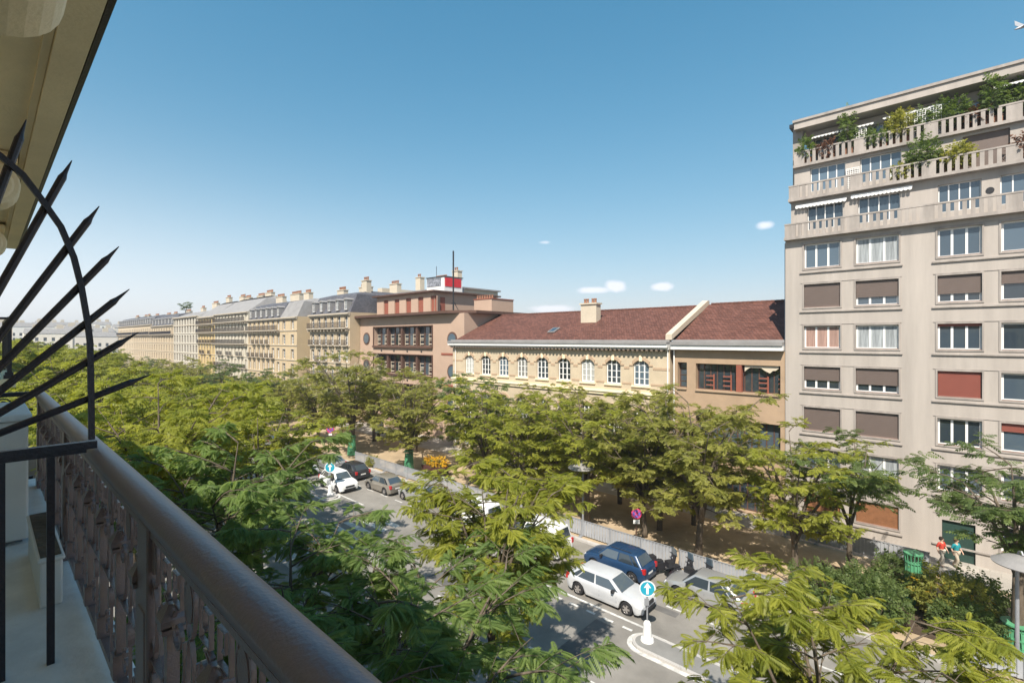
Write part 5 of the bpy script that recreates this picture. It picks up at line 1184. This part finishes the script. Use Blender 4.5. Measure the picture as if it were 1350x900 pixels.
def disc_sign(x, y, zc, rad, face_deg, kind, label, base=False, ground=G):
    t = thing('road_sign', label, 'road sign', (x, y, ground), R(face_deg), 'round road signs'); z = zc-ground
    MB().tube([(0, .06, .0), (0, .06, z+rad)], .038, 8).obj('pole', M['darkwin'] if not base else M['grey'], t)
    rot = Matrix.Rotation(R(90), 4, 'X'); p = lambda r, a, b: MB().lathe([(r, a), (r, b)], 28).xf(rot)
    blue = mat('sign_blue_green', (.02, .30, .42), .4, .05, 3); nblue = mat('sign_blue', (.16, .10, .40), .4, .05, 3); red = mat('sign_red', (.55, .05, .12), .4, .05, 3)
    if kind == 'arrow':
        d = p(rad, -.012, .012).obj('disc', M['white'], t, (0, 0, z)); p(rad*.86, .0, .004).obj('blue_field', blue, d, (0, -.0135, 0))
        a = MB(); a.prism([(-.06, -.28), (.06, -.28), (.06, .05), (.19, .05), (0, .32), (-.19, .05), (-.06, .05)], 'y', -.004, 0); a.v = [(q[0]*rad/.42, q[1], q[2]*rad/.42) for q in a.v]; a.obj('arrow', M['white'], d, (0, -.019, 0))
    else:
        d = p(rad, -.012, .012).obj('disc', red, t, (0, 0, z)); p(rad*.76, 0, .004).obj('blue_field', nblue, d, (0, -.0135, 0))
        a = MB(); s = rad*.72
        for g in ((1, 1), (1, -1)) if kind == 'stop' else ((1, -1),):
            w = rad*.09; dx, dz = s*.72, s*.72*g[1]; nx, nz = -dz/math.hypot(dx, dz)*w, dx/math.hypot(dx, dz)*w
            a.prism([(-dx+nx, -dz+nz), (-dx-nx, -dz-nz), (dx-nx, dz-nz), (dx+nx, dz+nz)], 'y', -.004-.002*(g[1] > 0), 0)
        a.obj('cross_bar', red, d, (0, -.019, 0)); MB().box(-.2, .2, -.01, .01, 0, .26).obj('sub_plate', M['white'], t, (0, 0, z-rad-.3))
    if base:
        MB().lathe([(.30, 0), (.27, .12), (.20, .18), (.17, .75), (.12, .85), (.045, .9)], 20).obj('bollard', M['white'], t, (0, .06, .0)); MB().box(-.1, .1, -.02, .02, -.75, -.45).obj('tab', M['grey'], t, (-.03, .0, z))
disc_sign(-10.25, 20.1, -11.15, .36, 36, 'arrow', 'blue arrow sign on a white bollard at the traffic island nose', True, RZ+.12)
disc_sign(-40.1, 20.3, -11.1, .45, 48, 'arrow', 'far blue arrow sign before the white suv', True, RZ+.12)
disc_sign(-15.3, 28.5, -11.25, .34, 40, 'stop', 'red and blue no-stopping sign by the grey barrier behind the blue suv')
disc_sign(-56, 28.4, -10.9, .45, 50, 'stop', 'far red and blue no-stopping sign left of the green guard')
def street_lamp(x, y, label):
    t = thing('street_lamp', label, 'street lamp', (x, y, G), R(20)); m = MB()
    m.lathe([(.14, 0), (.13, .5), (.075, .6), (.06, 4.75), (.05, 4.8)], 14); m.obj('pole', M['grey'], t)
    a = MB(); a.tube([(0, 0, 4.7), (0, -.12, 4.95), (0, -.32, 5.02), (0, -.42, 4.9)], .035, 7); a.obj('arm', M['grey'], t)
    s = MB(); s.lathe([(.92, 4.52), (.94, 4.56), (.62, 4.74), (.2, 4.86), (.03, 4.88)], 28, (0, -.42, 0)); s.obj('lamp_shade', M['zinc'], t); l = MB(); l.lathe([(.2, 4.38), (.26, 4.45), (.3, 4.516)], 16, (0, -.42, 0)); l.obj('lamp_glass', M['white'], t)
street_lamp(1.75, 28.35, 'grey street lamp with a flat round hat at the right edge')
street_lamp(-19.5, 28.6, 'slim grey street lamp rising among the leaves before the school')
# yellow flowers in a market-style tub stand
def flowers():
    t = thing('flower_stand', 'dark tub stand heaped with orange-yellow flowers on the sandy pavement', 'flower stand', (-38.2, 30.4, G), .2)
    b = MB(); b.prism([(-1.35, .55), (1.35, .55), (1.5, 1.0), (-1.5, 1.0)], 'y', -.55, .55); bevel(b.obj('tub', mat('dark_red_tub', (.07, .03, .025), .6, .2, 4), t), .03)
    for xx in (-1.1, 1.1):
        for yy in (-.4, .4): MB().box(xx-.05, xx+.05, yy-.05, yy+.05, 0, .548).obj('leg', M['black'], t)
    put(shrub_mesh(77, 1.45, .62, .75, 420, .2, T_FAR, 'yellow', 'blossom', .05), 'blossom', t, (0, 0, 1.0)); put(shrub_mesh(78, 1.35, .55, .45, 200, .22, T_FAR, 'dark', 'foliage', .05), 'foliage', t, (0, 0, .95))
    c = thing('cushioned_bench', 'low bench with a pale green top right of the yellow flowers', 'bench', (-35.7, 29.4, G), .55)
    s = MB(); s.box(-1.0, 1.0, -.3, .3, .40, .48); bevel(s.obj('seat', mat('pale_green_seat', (.33, .36, .2), .8, .15, 3), c), .02)
    for xx in (-.8, .8): MB().box(xx-.05, xx+.05, -.26, .26, 0, .398).obj('leg', M['black'], c)
flowers()
# advertising column-like lit panel in front of the pinkish building
def poster():
    t = thing('poster_stand', 'glazed poster stand with a pale bluish sheet under the blossoming tree', 'poster stand', (-58.5, 36.6, G), R(38))
    f = MB(); f.box(-.7, .7, -.09, .09, .55, .68); f.box(-.7, .7, -.09, .09, 2.75, 2.9); f.box(-.7, -.6, -.09, .09, .68, 2.75); f.box(.6, .7, -.09, .09, .68, 2.75); f.box(-.2, .2, -.08, .08, 0, .549); f.obj('frame', M['darkiron'], t)
    MB().box(-.599, .599, -.03, .03, .681, 2.749).obj('poster', mat('pale_poster', (.45, .55, .62), .4, .5, 2.4), t)
poster()
# ------------------------------------------------------------------ people walking by the foot of the tall block
def person(x, y, rz, label, top, legs, hair, seed):
    t = thing('person', label, 'person', (x, y, G+.004), rz, 'people walking past the tall block')
    J = dict(pelvis=(0, 0, .96), chest=(0, .0, 1.28), neck=(0, .0, 1.47), head=(0, -.02, 1.58), crown=(0, -.01, 1.70), lh=(-.10, 0, .92), lk=(-.10, -.16, .52), la=(-.10, -.04, .09), lt=(-.10, -.20, .04), rh=(.10, 0, .92), rk=(.10, .02, .50), ra=(.10, .22, .11), rt=(.10, .10, .035),
             ls=(-.19, 0, 1.40), le=(-.24, .10, 1.13), lw=(-.23, .02, .88), lf=(-.22, -.02, .77), rs=(.19, 0, 1.40), re=(.24, -.06, 1.13), rw=(.23, -.20, .92), rf=(.22, -.25, .83))
    E = [('pelvis', 'chest'), ('chest', 'neck'), ('neck', 'head'), ('head', 'crown')]+[(a, b) for s in 'lr' for a, b in (('pelvis', s+'h'), (s+'h', s+'k'), (s+'k', s+'a'), (s+'a', s+'t'), ('chest', s+'s'), (s+'s', s+'e'), (s+'e', s+'w'), (s+'w', s+'f'))]
    RAD = dict(pelvis=.135, chest=.14, neck=.055, head=.095, crown=.075, h=.095, k=.062, a=.042, t=.035, s=.065, e=.042, w=.03, f=.03)
    def skin(name, keys, m, grow, parent):
        ks = list(keys); me = bpy.data.meshes.new(name); me.from_pydata([J[k] for k in ks], [(ks.index(a), ks.index(b)) for a, b in E if a in ks and b in ks], [])
        o = put(me, name, parent); md = o.modifiers.new('skin', 'SKIN'); md.use_smooth_shade = True
        for i, k in enumerate(ks):
            r = RAD.get(k) or RAD[k[1:]]; me.skin_vertices[0].data[i].radius = (r+grow, (r+grow)*(.8 if k in ('pelvis', 'chest') else 1)); me.skin_vertices[0].data[i].use_root = (i == 0)
        s = o.modifiers.new('sub', 'SUBSURF'); s.levels = 1; s.render_levels = 2; me.materials.append(m); return o
    b = skin('body', J.keys(), M['skin'], 0, t)
    skin('shirt', ['pelvis', 'chest', 'ls', 'rs', 'le', 're'], top, .014, t); skin('trousers', ['pelvis', 'lh', 'lk', 'la', 'rh', 'rk', 'ra'], legs, .014, t)
    h = MB(); h.lathe([(.02, .125), (.07, .11), (.105, .06), (.112, .0), (.10, -.06), (.085, -.075)][::-1], 14, (0, .015, 1.63)); h.obj('hair', hair, t, smooth=True)
    f = MB(); f.prism([(-.012, 1.60), (.012, 1.60), (.006, 1.64), (-.006, 1.64)], 'y', -.135, -.09); f.obj('nose', M['skin'], t)
cl = lambda n, c: mat(n, c, .85, .1, 6)
person(-.75, 38.6, R(60), 'person in a red top and pale trousers walking by the tall block', cl('red_cloth', (.5, .06, .04)), cl('pale_cloth', (.5, .45, .38)), cl('dark_hair', (.03, .02, .015)), 1)
person(-.1, 38.9, R(60), 'person in a teal top walking just behind the one in red', cl('teal_cloth', (.02, .24, .28)), cl('beige_cloth', (.42, .36, .28)), cl('brown_hair', (.08, .045, .025)), 2)
# bird gliding high at the right
def bird():
    m = MB(); m.lathe([(.01, -.20), (.045, -.1), (.06, .02), (.04, .14), (.03, .2), (.005, .26)], 10); m.xf(Matrix.Rotation(R(90), 4, 'X'))
    t = tag(m.obj('bird', M['grey'], None, (1.64, 24.2, 10.75), smooth=True, rz=.5), 'small dark bird gliding in the open sky above the tall block', 'bird'); t.rotation_euler = (.3, .5, -1.0)
    for sg in (1, -1):
        w = MB(); w.prism([(0, -.08), (sg*.24, -.10), (sg*.55, .06), (sg*.22, .07), (0, .09)][::sg], 'z', -.006, .006); wo = w.obj('wing', M['grey'], t); wo.rotation_euler = (0, -.35*sg, 0)
    tl = MB(); tl.prism([(-.03, .15), (.03, .15), (.07, .34), (-.07, .34)], 'z', -.004, .004); tl.obj('tail', M['grey'], t)
bird()
# ------------------------------------------------------------------ thin summer haze
hz = MB().box(-2560, 1560, -1560, 2560, G-2, 40).obj('haze', bpy.data.materials.new('haze'), None); hz['kind'] = 'stuff'
hm = hz.data.materials[0]; hm.use_nodes = True; hn = hm.node_tree.nodes; hn.clear()
ho = hn.new('ShaderNodeOutputMaterial'); hv = hn.new('ShaderNodeVolumePrincipled'); hv.inputs['Density'].default_value = .0005; hv.inputs['Color'].default_value = (.86, .9, .95, 1); hv.inputs['Anisotropy'].default_value = .2
hm.node_tree.links.new(hv.outputs[0], ho.inputs['Volume'])
